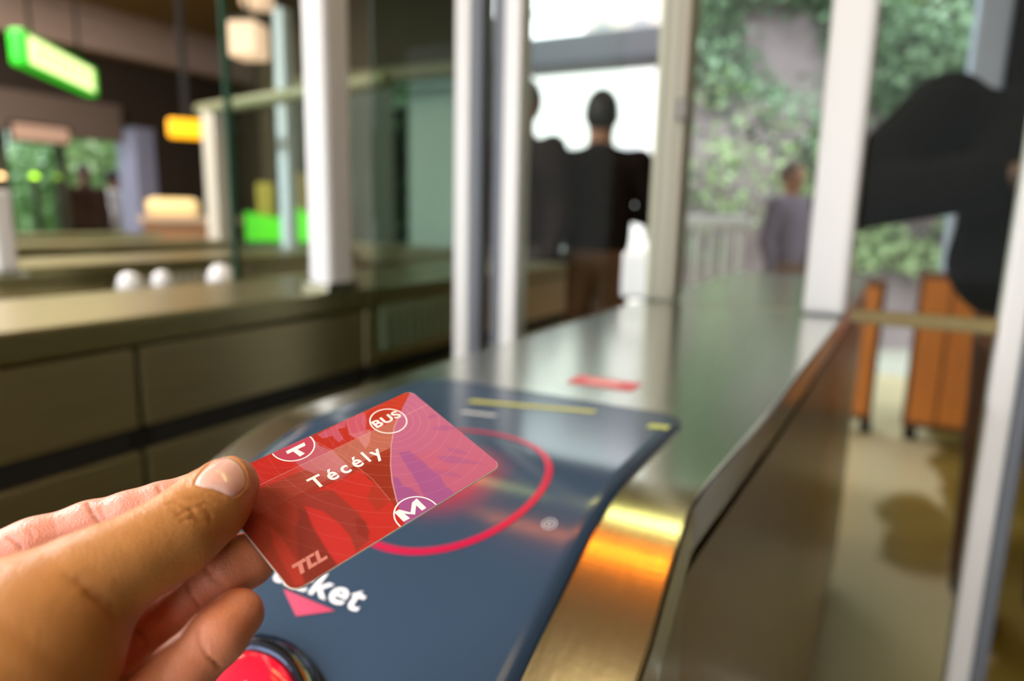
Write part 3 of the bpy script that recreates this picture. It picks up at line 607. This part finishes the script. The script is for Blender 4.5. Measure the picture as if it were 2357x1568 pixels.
# warm lit info counter in the left hall
ic = thing('info_counter', 'warm lit wooden information counter in the left hall', 'counter', tuple([*pix(440, 480, 5.4)[:2], 0]), math.radians(50))
box('body', (-.34, 0, 0, .34, .3, 1.05), mat('counter wood', (156, 110, 70), .5, noise=.15), ic, .01); box('top', (-.37, -.05, 1.05, .37, .34, 1.10), mat('counter top', (196, 170, 140), .4), ic, .008)
box('lamp_hood', (-.33, .05, 1.10, .05, .25, 1.24), mat('lit hood', (236, 210, 150), .5, emit=(240, 205, 140), estr=.2), ic, .05)
# ------------------------------------------------------------------ the card
RcC = np.array([[0.6958, 0.7036, -0.1444], [-0.3116, 0.4768, 0.8219], [0.6471, -0.5269, 0.551]]); U_, _, Vt_ = np.linalg.svd(RcC); RcC = U_@Vt_
tC = np.array([-0.05262755, 0.04671548, 0.23916459])
RW = RC@RcC; tW = RC@tC+np.array([0, 0, H])
CW, CH, CT, CR = 85.6, 54.0, .78, 3.3
card = thing('transit_card', 'red and pink contactless transit card held between thumb and fingers', 'card')
Mw = Matrix.Identity(4)
ax = [RW[:, 0], -RW[:, 1], -RW[:, 2]]         # local x = right of the print, y = up of the print, z = out of the print
for j in range(3):
    for i in range(3): Mw[i][j] = ax[j][i]
for i in range(3): Mw[i][3] = tW[i]
card.matrix_world = Mw
mm = .001
def cl(u, v, z=0.): return np.stack([(np.asarray(u, float)-CW/2)*mm, (CH/2-np.asarray(v, float))*mm, np.full(np.shape(u), z)*mm], -1)
def rr_pts(ins, n=10):
    P = []; r = CR-ins
    for cx_, cy_, a0 in ((CW-CR, CR, -90), (CW-CR, CH-CR, 0), (CR, CH-CR, 90), (CR, CR, 180)):
        for k in range(n+1): a = math.radians(a0+90*k/n); P.append((cx_+r*math.cos(a), cy_+r*math.sin(a)))
    return np.array(P)
o_ = rr_pts(0); n = len(o_)
V = np.concatenate([cl(*rr_pts(.12).T, -.02), cl(*o_.T, -.12), cl(*o_.T, -CT+.1), cl(*rr_pts(.1).T, -CT)])
F = [(i*n+j, i*n+(j+1) % n, (i+1)*n+(j+1) % n, (i+1)*n+j) for i in range(3) for j in range(n)]+[tuple(range(n)), tuple(range(3*n, 4*n))[::-1]]
me = me_from(V, F); bm = bmesh.new(); bm.from_mesh(me); bmesh.ops.recalc_face_normals(bm, faces=bm.faces[:]); bm.to_mesh(me); bm.free()
link('card_core', me, mat('card plastic', (222, 214, 200), .4), card)
# printed face, painted per vertex
NU, NV = 520, 330
uu = np.linspace(.12, CW-.12, NU); vv = np.linspace(.12, CH-.12, NV); Ug, Vg = np.meshgrid(uu, vv, indexing='xy')
# z-> uv conversion for design outlines traced in the zoomed photograph
def z2uv(pts):
    out = []
    for a, b in pts:
        px, py = 500+.3189*a, 860+.3189*b; r = np.array([(px-CX)/FPX, (py-CY)/FPX, 1.]); nn = RcC[:, 2]; q = RcC.T@(r*(nn@tC)/(nn@r)-tC); out.append((q[0]*1000+CW/2, q[1]*1000+CH/2))
    return np.array(out)
def inside(poly):
    x, y = Ug, Vg; c = np.zeros(x.shape, bool); n = len(poly)
    for i in range(n):
        x0, y0 = poly[i]; x1, y1 = poly[(i+1) % n]
        if y0 == y1: continue
        c ^= ((y0 > y) != (y1 > y)) & (x < (x1-x0)*(y-y0)/(y1-y0)+x0)
    return c.astype(float)
def blur(m, it):
    for _ in range(it):
        p = np.pad(m, 1, 'edge'); m = (p[:-2, 1:-1]+p[2:, 1:-1]+p[1:-1, :-2]+p[1:-1, 2:]+p[1:-1, 1:-1])/5
    return m
img = np.zeros((NV, NU, 3)); img[:] = (168, 54, 40)
def paint(m, col, a=1.):
    global img
    m = (m*a)[..., None]; img = img*(1-m)+np.array(col, float)*m
def zp(pts, col, a=1., b=3): paint(blur(inside(z2uv(pts)), b), col, a)
zp([(600, 900), (1060, 680), (1110, 760), (1300, 980), (1330, 1120), (1000, 1300), (880, 1390), (700, 1180)], (212, 48, 42), 1, 4)
zp([(200, 640), (330, 600), (620, 500), (1000, 300), (1400, 110), (1300, 330), (310, 820)], (196, 42, 36), 1, 3)
zp([(200, 700), (420, 570), (600, 640), (640, 690), (310, 830)], (212, 44, 40), 1, 6)
zp([(540, 900), (700, 850), (830, 840), (1000, 990), (1080, 1080), (1100, 1200), (1000, 1290), (960, 1180), (880, 1080), (760, 990), (640, 960), (560, 960)], (160, 58, 48), .9, 6)
zp([(640, 960), (750, 1000), (880, 1090), (960, 1180), (1000, 1290), (870, 1390), (790, 1260), (690, 1100)], (216, 52, 48), 1, 5)
zp([(560, 960), (640, 980), (690, 1110), (790, 1270), (870, 1390), (720, 1480), (640, 1520), (600, 1440), (580, 1250)], (146, 50, 40), 1, 7)
zp([(380, 1100), (440, 1150), (560, 1330), (610, 1440), (630, 1520), (560, 1530), (480, 1380), (400, 1230)], (196, 60, 46), 1, 7)
zp([(430, 880), (560, 900), (600, 1040), (560, 1110), (470, 1020)], (176, 58, 44), .9, 8)
zp([(1040, 690), (1250, 560), (1260, 700), (1290, 900), (1250, 910), (1160, 800), (1090, 760)], (158, 46, 32), 1, 4)
zp([(1120, 800), (1180, 840), (1240, 930), (1160, 1000), (1080, 900)], (170, 56, 40), .6, 5)
zp([(1000, 1040), (1060, 1060), (1100, 1150), (1080, 1190), (1010, 1160)], (150, 44, 38), .8, 4)
# pink drips of the top strip
pk = (208, 92, 112)
zp([(720, 440), (930, 335), (925, 390), (870, 400), (910, 470), (880, 500), (830, 450), (760, 470)], pk, 1, 2)
zp([(930, 335), (1060, 275), (1080, 330), (1070, 430), (1000, 470), (950, 440)], pk, 1, 2)
zp([(560, 640), (700, 480), (740, 520), (840, 560), (940, 660), (960, 720), (860, 780), (620, 690)], (206, 110, 124), .9, 2)
zp([(950, 440), (1110, 400), (1100, 500), (1070, 545), (1020, 470)], (216, 120, 130), .8, 2)
zp([(700, 700), (800, 700), (960, 720), (930, 760), (740, 800)], (186, 70, 62), .6, 4)
# pale translucent band between v 11.3 and 22
arc = np.array([(86.5, -.4), (85.6, .5), (76.7, 6.5), (67.0, 13.8), (59.5, 21.6), (53.3, 29.5), (48.9, 36.3), (45.3, 43.2), (40.5, 54.2)])
left_of = Ug < np.interp(Vg, arc[:, 1], arc[:, 0])
band = ((Vg > 11.3) & (Vg < 22.2) & left_of).astype(float)
zb = np.clip((Ug-24)/20, 0, 1); paint(band*(.10+.34*zb), (232, 190, 160))
# right hand pink field
R_ = (~left_of).astype(float); fld = np.clip((Vg-5)/49, 0, 1)[..., None]
pinkf = np.array((196, 112, 150))*(1-fld)+np.array((200, 104, 134))*fld; img = img*(1-R_[..., None])+pinkf*R_[..., None]
pu = (172, 92, 150)
for pts, a in (([(1310, 570), (1390, 562), (1460, 610), (1540, 690), (1610, 740), (1640, 800), (1720, 870), (1590, 950), (1500, 900), (1450, 800), (1390, 700)], 1),
               ([(1270, 740), (1310, 760), (1340, 810), (1400, 830), (1460, 880), (1560, 930), (1590, 960), (1360, 1090), (1320, 1000), (1285, 860)], 1),
               ([(1545, 400), (1640, 370), (1730, 395), (1640, 412)], .7), ([(1510, 310), (1570, 290), (1600, 310), (1530, 330)], .6),
               ([(1580, 600), (1700, 590), (1830, 630), (1950, 660), (1800, 650), (1700, 650), (1610, 630)], .6), ([(1650, 530), (1760, 550), (1830, 590), (1700, 575)], .5),
               ([(1560, 690), (1680, 700), (1790, 760), (1680, 740), (1590, 730)], .4)): paint(blur(inside(z2uv(pts)), 3)*R_, pu, a)
zp([(1380, 600), (1560, 560), (1700, 700), (1600, 720), (1500, 640)], (214, 96, 112), .25, 8)
# concentric rings
d = np.hypot(Ug-67, Vg-10)
for r, a in ((9.6, .30), (12.2, .28), (15.5, .24), (19.5, .26), (24, .20), (29, .22), (34.5, .22), (40, .2), (46, .18), (52, .16), (58, .14), (64, .14)): paint(np.clip(1-np.abs(d-r)/.30, 0, 1), (240, 190, 180), a)
d2 = np.hypot(Ug-31, Vg-(-3))
for r, a in ((14, .18), (17, .18), (20, .16), (23, .16), (26.5, .14), (30, .13)): paint(np.clip(1-np.abs(d2-r)/.28, 0, 1)*left_of, (240, 180, 150), a)
# pale lines: top of band, right hand edge of the dark field, line out of T
paint(np.clip(1-np.abs(Vg-11.1)/.22, 0, 1)*(Ug > 12), (238, 205, 190), .75)
dx = (Ug-np.interp(Vg, arc[:, 1], arc[:, 0]))*.75; paint(np.clip(1-np.abs(dx)/.28, 0, 1)*(Vg > 11), (246, 220, 205), .85)
ln = z2uv([(640, 470), (730, 500), (900, 590), (1120, 760), (1250, 915)])
for (ua, va), (ub, vb) in zip(ln[:-1], ln[1:]):
    t_ = np.clip(((Ug-ua)*(ub-ua)+(Vg-va)*(vb-va))/((ub-ua)**2+(vb-va)**2), 0, 1); paint(np.clip(1-np.hypot(Ug-ua-t_*(ub-ua), Vg-va-t_*(vb-va))/.25, 0, 1)*left_of, (236, 180, 150), .55)
# fields inside the T, BUS and M rings
paint((np.hypot(Ug-31.3, Vg-1.2) < 7.4).astype(float), (206, 76, 98)); paint(((np.hypot(Ug-67, Vg-10) < 6.9) & left_of & (Vg < 11)).astype(float), (186, 44, 34))
dM = np.hypot(Ug-46.6, Vg-53.0); paint(((dM < 7.5) & left_of).astype(float), (206, 40, 40)); paint(((dM < 7.5) & ~left_of).astype(float), (176, 92, 152))
cx_ = np.clip(Ug, CR, CW-CR); cy_ = np.clip(Vg, CR, CH-CR); okv = np.hypot(Ug-cx_, Vg-cy_) <= CR-.1
ok4 = okv[:-1, :-1] & okv[1:, :-1] & okv[:-1, 1:] & okv[1:, 1:]
I = np.arange(NU*NV).reshape(NV, NU); q = np.stack([I[:-1, :-1], I[1:, :-1], I[1:, 1:], I[:-1, 1:]], -1)[ok4]
used = np.unique(q); re = -np.ones(NU*NV, int); re[used] = np.arange(len(used))
c8 = img.reshape(-1, 3)[used]/255.*np.array([.86, .84, .89]); cl8 = np.where(c8 <= .04045, c8/12.92, ((c8+.055)/1.055)**2.4)
me = np_me(cl(Ug.ravel()[used], Vg.ravel()[used], .0), re[q]); set_tone(me, cl8)
face = link('printed_face', me, attr_mat('card print', .30, spec=.4), card)
wp = mat('card white print', (244, 240, 236), .35)
def flat(pts, z=.03): return me_from(cl(*np.array(pts, float).T, z), [tuple(range(len(pts)))[::-1]])
def poly_tri(name, pts, m, z=.03):
    me = flat(pts, z); bm = bmesh.new(); bm.from_mesh(me); bmesh.ops.triangulate(bm, faces=bm.faces[:]); bm.to_mesh(me); bm.free(); return link(name, me, m, card)
def ring_clip(name, cu, cv, r, w_):
    V = []; F = []; n = 120; prev = None
    for j in range(n+1):
        a = 2*math.pi*j/n; P = [(cu+q*math.cos(a), cv+q*math.sin(a)) for q in (r-w_/2, r+w_/2)]
        ok = all(.15 < p[1] < CH-.15 for p in P)
        if ok:
            V += P; k = len(V)
            if prev: F.append((k-4, k-3, k-1, k-2))
        prev = ok
    return link(name, me_from(cl(*np.array(V).T, .03), F), wp, card)
ring_clip('emblem_ring', 31.3, 1.2, 7.5, .5); ring_clip('emblem_ring', 67, 10, 7.0, .5); ring_clip('emblem_ring', 46.6, 53.0, 7.6, .5)
poly_tri('emblem_letter', z2uv([(495, 562), (628, 497), (638, 520), (580, 548), (633, 577), (598, 600), (548, 563), (508, 582)]), wp)
poly_tri('emblem_letter', z2uv([(1278, 1002), (1312, 982), (1396, 1003), (1406, 932), (1440, 902), (1510, 970), (1478, 990), (1436, 952), (1428, 1018), (1350, 1012), (1392, 1045), (1345, 1070)]), wp)
def card_text(s, u, v, size, bold, shear, spacing, width=None, m=wp, sy=1.):
    me = text_me(s, size*mm, bold*mm, shear, spacing); xs = [q.co.x for q in me.vertices]; k = (width*mm/(max(xs)-min(xs))) if width else 1; x0 = min(xs)
    for q in me.vertices: q.co = ((u-CW/2)*mm+(q.co.x-x0)*k, (CH/2-v)*mm+q.co.y*sy, .03*mm)
    return link('lettering', me, m, card)
bt_ = card_text('BUS', 61.0, 10.7, 5.6, .15, 0, 1.08, 12.0, sy=1.0)
card_text('Técély', 26.2, 23.7, 7.9, .16, 0, 1.35, 28.6, sy=1.0)
lg = mat('faded logo print', (206, 128, 116), .4)
L3 = [[(4.6, 45.6), (9.0, 45.6), (8.8, 46.8), (7.5, 46.8), (6.4, 50.0), (5.0, 50.0), (6.1, 46.8), (4.3, 46.8)],
      [(9.3, 45.6), (12.1, 45.6), (11.8, 46.6), (10.1, 46.6), (9.4, 48.9), (11.1, 48.9), (10.8, 50.0), (7.7, 50.0)],
      [(12.4, 45.6), (13.7, 45.6), (12.6, 48.9), (14.6, 48.9), (14.3, 50.0), (11.0, 50.0)]]
for q in L3: poly_tri('logo_letter', q, lg)
# ------------------------------------------------------------------ the hand
nC = -RcC[:, 2]                                # card normal, lens side
def kp(px, py, dep, r): return (*pix(px, py, dep), r)
def kc(px, py, off, r):                        # depth from the card plane: off millimetres above (+) or under (-) it
    ry = np.array([(px-CX)/FPX, (py-CY)/FPX, 1.]); return kp(px, py, float((nC@tC+off*.001)/(nC@ry)), r)
TH = [kc(526, 1121, 9.0, .0093), kc(478, 1170, 10.0, .0104), kc(402, 1234, 11.0, .0110), kc(300, 1292, 11.5, .0110), kc(205, 1345, 10, .0128), kc(70, 1478, 4, .0215), kp(-90, 1640, .160, .027)]
IX = [kc(560, 1150, -9.6, .0082), kc(450, 1150, -9.6, .0084), kc(372, 1172, -9.2, .0085), kp(300, 1192, .222, .0083), kp(208, 1218, .219, .0086), kp(80, 1264, .212, .0093), kp(-60, 1325, .205, .0105), kp(-190, 1430, .195, .012)]
MI = [kc(569, 1290, -10.0, .0089), kc(515, 1312, -10.0, .0088), kp(440, 1368, .2075, .0078), kp(350, 1442, .203, .0083), kp(270, 1510, .198, .0088), kp(180, 1580, .192, .009), kp(60, 1640, .185, .010), kp(-90, 1600, .185, .013)]
RI = [kc(546, 1416, -9.2, .0076), kc(500, 1466, -9.4, .0080), kp(420, 1545, .1875, .0083), kp(330, 1630, .181, .0086), kp(220, 1710, .176, .009), kp(60, 1740, .172, .011), kp(-60, 1700, .172, .013)]
LI = [kp(455, 1690, .176, .0066), kp(400, 1745, .172, .007), kp(310, 1810, .168, .0075), kp(180, 1850, .163, .0085), kp(20, 1800, .160, .011)]
PALM = [kp(-190, 1430, .195, .013), kp(-90, 1560, .183, .016), kp(-20, 1700, .168, .018)]
PALM2 = [kp(-60, 1600, .168, .024), kp(-230, 1700, .160, .028), kp(-560, 1950, .140, .027), kp(-1000, 2300, .12, .032)]
nail_out = [(1236, 322), (1256, 276), (1296, 228), (1340, 186), (1392, 156), (1440, 146), (1486, 160), (1524, 190), (1552, 232), (1566, 280), (1562, 322), (1540, 360), (1506, 388), (1476, 402), (1440, 388), (1400, 366), (1350, 350), (1290, 340)]
nail_px = np.array([(a/2.76, 1000+b/2.76) for a, b in nail_out])
def hand_core(P):
    th = chain(P, TH, .006); pm = smin(chain(P, PALM, .02), chain(P, PALM2, .02), .02)
    d = smin(th, pm, .010)
    fs = None
    for ch, k in ((IX, .003), (MI, .003), (RI, .003), (LI, .003)):
        e = smin(chain(P, ch, k), pm, .006); fs = e if fs is None else smin(fs, e, .0008)
    return smin(d, fs, .0008)
def slab_d(P):
    Q = (P-tW.astype(np.float32))@np.stack(ax, 1).astype(np.float32)
    q = np.stack([np.abs(Q[:, 0])-.0428, np.abs(Q[:, 1])-.0270, np.abs(Q[:, 2]+.00039)-.00042], 1); return q.max(1)
def hand_sdf(P): return np.maximum(hand_core(P), -slab_d(P))
A_ = np.array([p[:3] for c_ in (TH, IX, MI, RI, LI, PALM, PALM2[:3]) for p in c_]); lo = A_.min(0)-.035; hi = A_.max(0)+.035
V, F = mesh_sdf(hand_sdf, lo, hi, .0008, 8)
def project(V):
    c = (V-np.array([0, 0, H]))@RC; return CX+FPX*c[:, 0]/c[:, 2], CY+FPX*c[:, 1]/c[:, 2], c[:, 2]
def normals(V, e=.0006):
    g = np.stack([hand_core((V+np.eye(3)[i]*e).astype(np.float32))-hand_core((V-np.eye(3)[i]*e).astype(np.float32)) for i in range(3)], 1); return g/np.maximum(np.linalg.norm(g, axis=1), 1e-9)[:, None]
# gentle smoothing of the lattice
E_ = np.concatenate([F[:, [0, 1]], F[:, [1, 2]], F[:, [2, 3]], F[:, [3, 0]]]); deg = np.bincount(E_.ravel(), minlength=len(V)).astype(float)
for _ in range(3):
    a_ = np.zeros_like(V)
    for i in range(3): a_[:, i] = np.bincount(E_[:, 0], V[E_[:, 1], i], len(V))+np.bincount(E_[:, 1], V[E_[:, 0], i], len(V))
    V = V*.5+.5*a_/deg[:, None]
Nn = normals(V); px, py, pz = project(V); toC = np.array([0, 0, H])-V; toC /= np.linalg.norm(toC, axis=1)[:, None]; front = (Nn*toC).sum(1)
def polyd(pts, x, y):
    d = np.full(len(x), 1e9)
    for (a, b), (c, e) in zip(pts[:-1], pts[1:]):
        t_ = np.clip(((x-a)*(c-a)+(y-b)*(e-b))/((c-a)**2+(e-b)**2), 0, 1); d = np.minimum(d, np.hypot(x-a-t_*(c-a), y-b-t_*(e-b)))
    return d
def near_chain(ch): return chain(V.astype(np.float32), ch, .003) < .0022
mask = {'i': near_chain(IX) & ~near_chain(TH), 'm': near_chain(MI) & ~near_chain(TH), 'r': near_chain(RI), 't': near_chain(TH)}
tz = lambda pts: [(a/2.76, 1000+b/2.76) for a, b in pts]
creases = [('i', [(1003, 325), (1020, 370), (1045, 430), (1070, 470)], .0007, 2.6), ('i', [(1020, 340), (1060, 430)], .0004, 3), ('i', [(560, 440), (590, 500), (630, 560), (640, 600)], .0009, 3.2), ('i', [(640, 470), (670, 550)], .0005, 2.6), ('i', [(60, 650), (100, 680), (140, 720)], .0009, 3.),
           ('i', [(180, 600), (210, 650)], .0003, 2.5), ('i', [(340, 530), (350, 590)], .0003, 2.5),
           ('m', [(1195, 960), (1215, 1020), (1270, 1090)], .0008, 3), ('m', [(1300, 850), (1360, 920), (1420, 960)], .0006, 6), ('m', [(840, 1240), (900, 1290), (930, 1340)], .0006, 3),
           ('r', [(1250, 1250), (1270, 1330), (1330, 1420), (1400, 1480)], .0008, 3.4),
           ('t', [(1060, 440), (1130, 430), (1210, 470), (1260, 540)], .0005, 3), ('t', [(1130, 520), (1190, 480), (1240, 470)], .0005, 2.5), ('t', [(1150, 550), (1220, 530), (1290, 560)], .0005, 2.5), ('t', [(1090, 470), (1150, 500)], .0004, 2.5), ('t', [(1280, 450), (1330, 500), (1340, 570)], .0004, 3), ('t', [(1200, 400), (1280, 410), (1350, 450)], .0004, 3),
           ('t', [(500, 920), (620, 990), (720, 1080)], .0004, 9), ('t', [(560, 1010), (660, 1080), (730, 1170)], .0004, 8), ('t', [(420, 900), (520, 960), (640, 1060)], .0003, 8)]
disp = np.zeros(len(V))
for mk, pts, dep, sg_ in creases:
    dd_ = polyd(tz(pts), px, py); disp -= dep*np.exp(-(dd_/sg_)**2)*mask[mk]*(front > .05)
# nail fold: a lip of skin round the sides and root, sunk bed under the nail
nl = np.vstack([nail_px, nail_px[:1]]); dn_ = polyd([tuple(q) for q in nl], px, py)
def in_nail(x, y):
    c = np.zeros(len(x), bool)
    for (x0, y0), (x1, y1) in zip(nl[:-1], nl[1:]): c ^= ((y0 > y) != (y1 > y)) & (x < (x1-x0)*(y-y0)/(y1-y0+1e-9)+x0)
    return c
inn = in_nail(px, py) & mask['t'] & (front > 0); outl = mask['t'] & (front > 0) & ~inn
disp += np.where(inn, -.0005*np.clip(dn_/6, 0, 1), 0)+np.where(outl, .00045*np.exp(-((dn_-4)/5)**2), 0)
V2 = V+Nn*disp[:, None]
q1, q2, _ = project(V2)
# skin tones: tanned back of the hand, pinker palm side of the fingers
tan = np.array(lin((188, 128, 70))); pink = np.array(lin((222, 150, 128))); rose = np.array(lin((232, 146, 112))); tone = np.repeat(tan[None], len(V), 0)
wi = np.clip(1-chain(V.astype(np.float32), IX, .003)/.004, 0, 1)*(~mask['t']); wm_ = np.clip(1-np.minimum(chain(V.astype(np.float32), MI, .003), chain(V.astype(np.float32), RI, .003))/.004, 0, 1)*(~mask['t'])
tone = tone*(1-wi[:, None])+pink*wi[:, None]; tone = tone*(1-.8*wm_[:, None])+rose*.8*wm_[:, None]
tip = np.exp(-(np.linalg.norm(V-np.array(TH[0][:3]), axis=1)/.013)**2)*mask['t']; tone = tone*(1-.45*tip[:, None])+np.array(lin((206, 132, 100)))*.45*tip[:, None]
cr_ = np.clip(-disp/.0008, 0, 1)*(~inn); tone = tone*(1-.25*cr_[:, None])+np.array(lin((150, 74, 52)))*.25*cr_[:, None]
me = np_me(V2, F); set_tone(me, tone)
sk = attr_mat('skin', .42, sss=.12, bump=.0)
nt = sk.node_tree; vo = nt.nodes.new('ShaderNodeTexVoronoi'); vo.inputs['Scale'].default_value = 900; vo.feature = 'DISTANCE_TO_EDGE'; no = nt.nodes.new('ShaderNodeTexNoise'); no.inputs['Scale'].default_value = 260; no.inputs['Detail'].default_value = 4
tcn = nt.nodes.new('ShaderNodeTexCoord'); ad = nt.nodes.new('ShaderNodeMath'); ad.operation = 'ADD'; bp = nt.nodes.new('ShaderNodeBump'); bp.inputs['Strength'].default_value = .45; bp.inputs['Distance'].default_value = .0005
n2 = nt.nodes.new('ShaderNodeTexNoise'); n2.inputs['Scale'].default_value = 90; n2.inputs['Detail'].default_value = 5; mr = nt.nodes.new('ShaderNodeMapRange'); mr.inputs['To Min'].default_value = .78; mr.inputs['To Max'].default_value = 1.2; mx = nt.nodes.new('ShaderNodeMix'); mx.data_type = 'RGBA'; mx.blend_type = 'MULTIPLY'; mx.inputs['Factor'].default_value = 1
atn = [q for q in nt.nodes if q.type == 'ATTRIBUTE'][0]; nt.links.new(n2.outputs[0], mr.inputs[0]); nt.links.new(atn.outputs['Color'], mx.inputs['A']); nt.links.new(mr.outputs[0], mx.inputs['B']); nt.links.new(mx.outputs['Result'], nt.nodes['Principled BSDF'].inputs['Base Color'])
nt.links.new(tcn.outputs['Object'], n2.inputs['Vector']); nt.links.new(tcn.outputs['Object'], vo.inputs['Vector']); nt.links.new(tcn.outputs['Object'], no.inputs['Vector']); nt.links.new(vo.outputs[0], ad.inputs[0]); nt.links.new(no.outputs[0], ad.inputs[1]); nt.links.new(ad.outputs[0], bp.inputs['Height']); nt.links.new(bp.outputs[0], nt.nodes['Principled BSDF'].inputs['Normal'])
hand = link('hand', me, sk); tag(hand, 'bare left hand reaching in from lower left, pinching the card', 'hand')
# thumb nail: lattice over the nail outline dropped onto the bed
def hit_hand(px_, py_):
    o = np.array([0, 0, H]); r = pix(px_, py_, 1.)-o; L = np.linalg.norm(r); r = r/L; t_ = .12
    for _ in range(120):
        d = float(hand_core((o+r*t_)[None].astype(np.float32))[0])
        if d < 1e-5: break
        t_ += d*.8
    return o+r*t_
c0 = nail_px.mean(0); Vn = []; Fn = []; rings = 7; m_ = 48
cum = np.r_[0, np.cumsum(np.hypot(*np.diff(nl, axis=0).T))]; samp = np.stack([np.interp(np.linspace(0, cum[-1], m_, endpoint=False), cum, nl[:, i]) for i in range(2)], 1)
Vn.append((hit_hand(*c0), 1.))
for k in range(1, rings+1):
    for s_ in samp: Vn.append((hit_hand(*(c0+(s_-c0)*k/rings)), 1-(k/rings)**4))
Vq = np.array([a for a, _ in Vn]); kk = np.array([b for _, b in Vn]); Nq = normals(Vq); Vt = Vq+Nq*(.00015+.00045*kk[:, None]); Vb = Vq-Nq*.0006
for j in range(m_): Fn.append((0, 1+j, 1+(j+1) % m_))
for k in range(rings-1):
    for j in range(m_): a = 1+k*m_+j; b = 1+k*m_+(j+1) % m_; Fn.append((a, a+m_, b+m_)); Fn.append((a, b+m_, b))
nv = len(Vt); e0 = 1+(rings-1)*m_
for j in range(m_): a = e0+j; b = e0+(j+1) % m_; Fn.append((a, nv+j, nv+(j+1) % m_)); Fn.append((a, nv+(j+1) % m_, b))
Vall = np.concatenate([Vt, Vb[e0:]])
me = me_from(Vall, Fn, True); bm = bmesh.new(); bm.from_mesh(me); bmesh.ops.recalc_face_normals(bm, faces=bm.faces[:]); bm.to_mesh(me); bm.free()
nx_, ny_, _ = project(Vall); lun = np.exp(-(polyd([(1270/2.76, 1000+340/2.76), (1400/2.76, 1000+372/2.76)], nx_, ny_)/13)**2); edg = np.exp(-(polyd([(1440/2.76, 1000+146/2.76), (1524/2.76, 1000+190/2.76), (1566/2.76, 1000+290/2.76), (1540/2.76, 1000+360/2.76)], nx_, ny_)/4)**2)
tn = np.repeat(np.array(lin((238, 186, 172)))[None], len(Vall), 0); tn = tn*(1-.7*lun[:, None])+np.array(lin((238, 206, 190)))*.7*lun[:, None]; tn = tn*(1-.7*edg[:, None])+np.array(lin((240, 224, 196)))*.7*edg[:, None]
set_tone(me, tn); link('thumb_nail', me, attr_mat('nail', .24, coat=.3), hand)
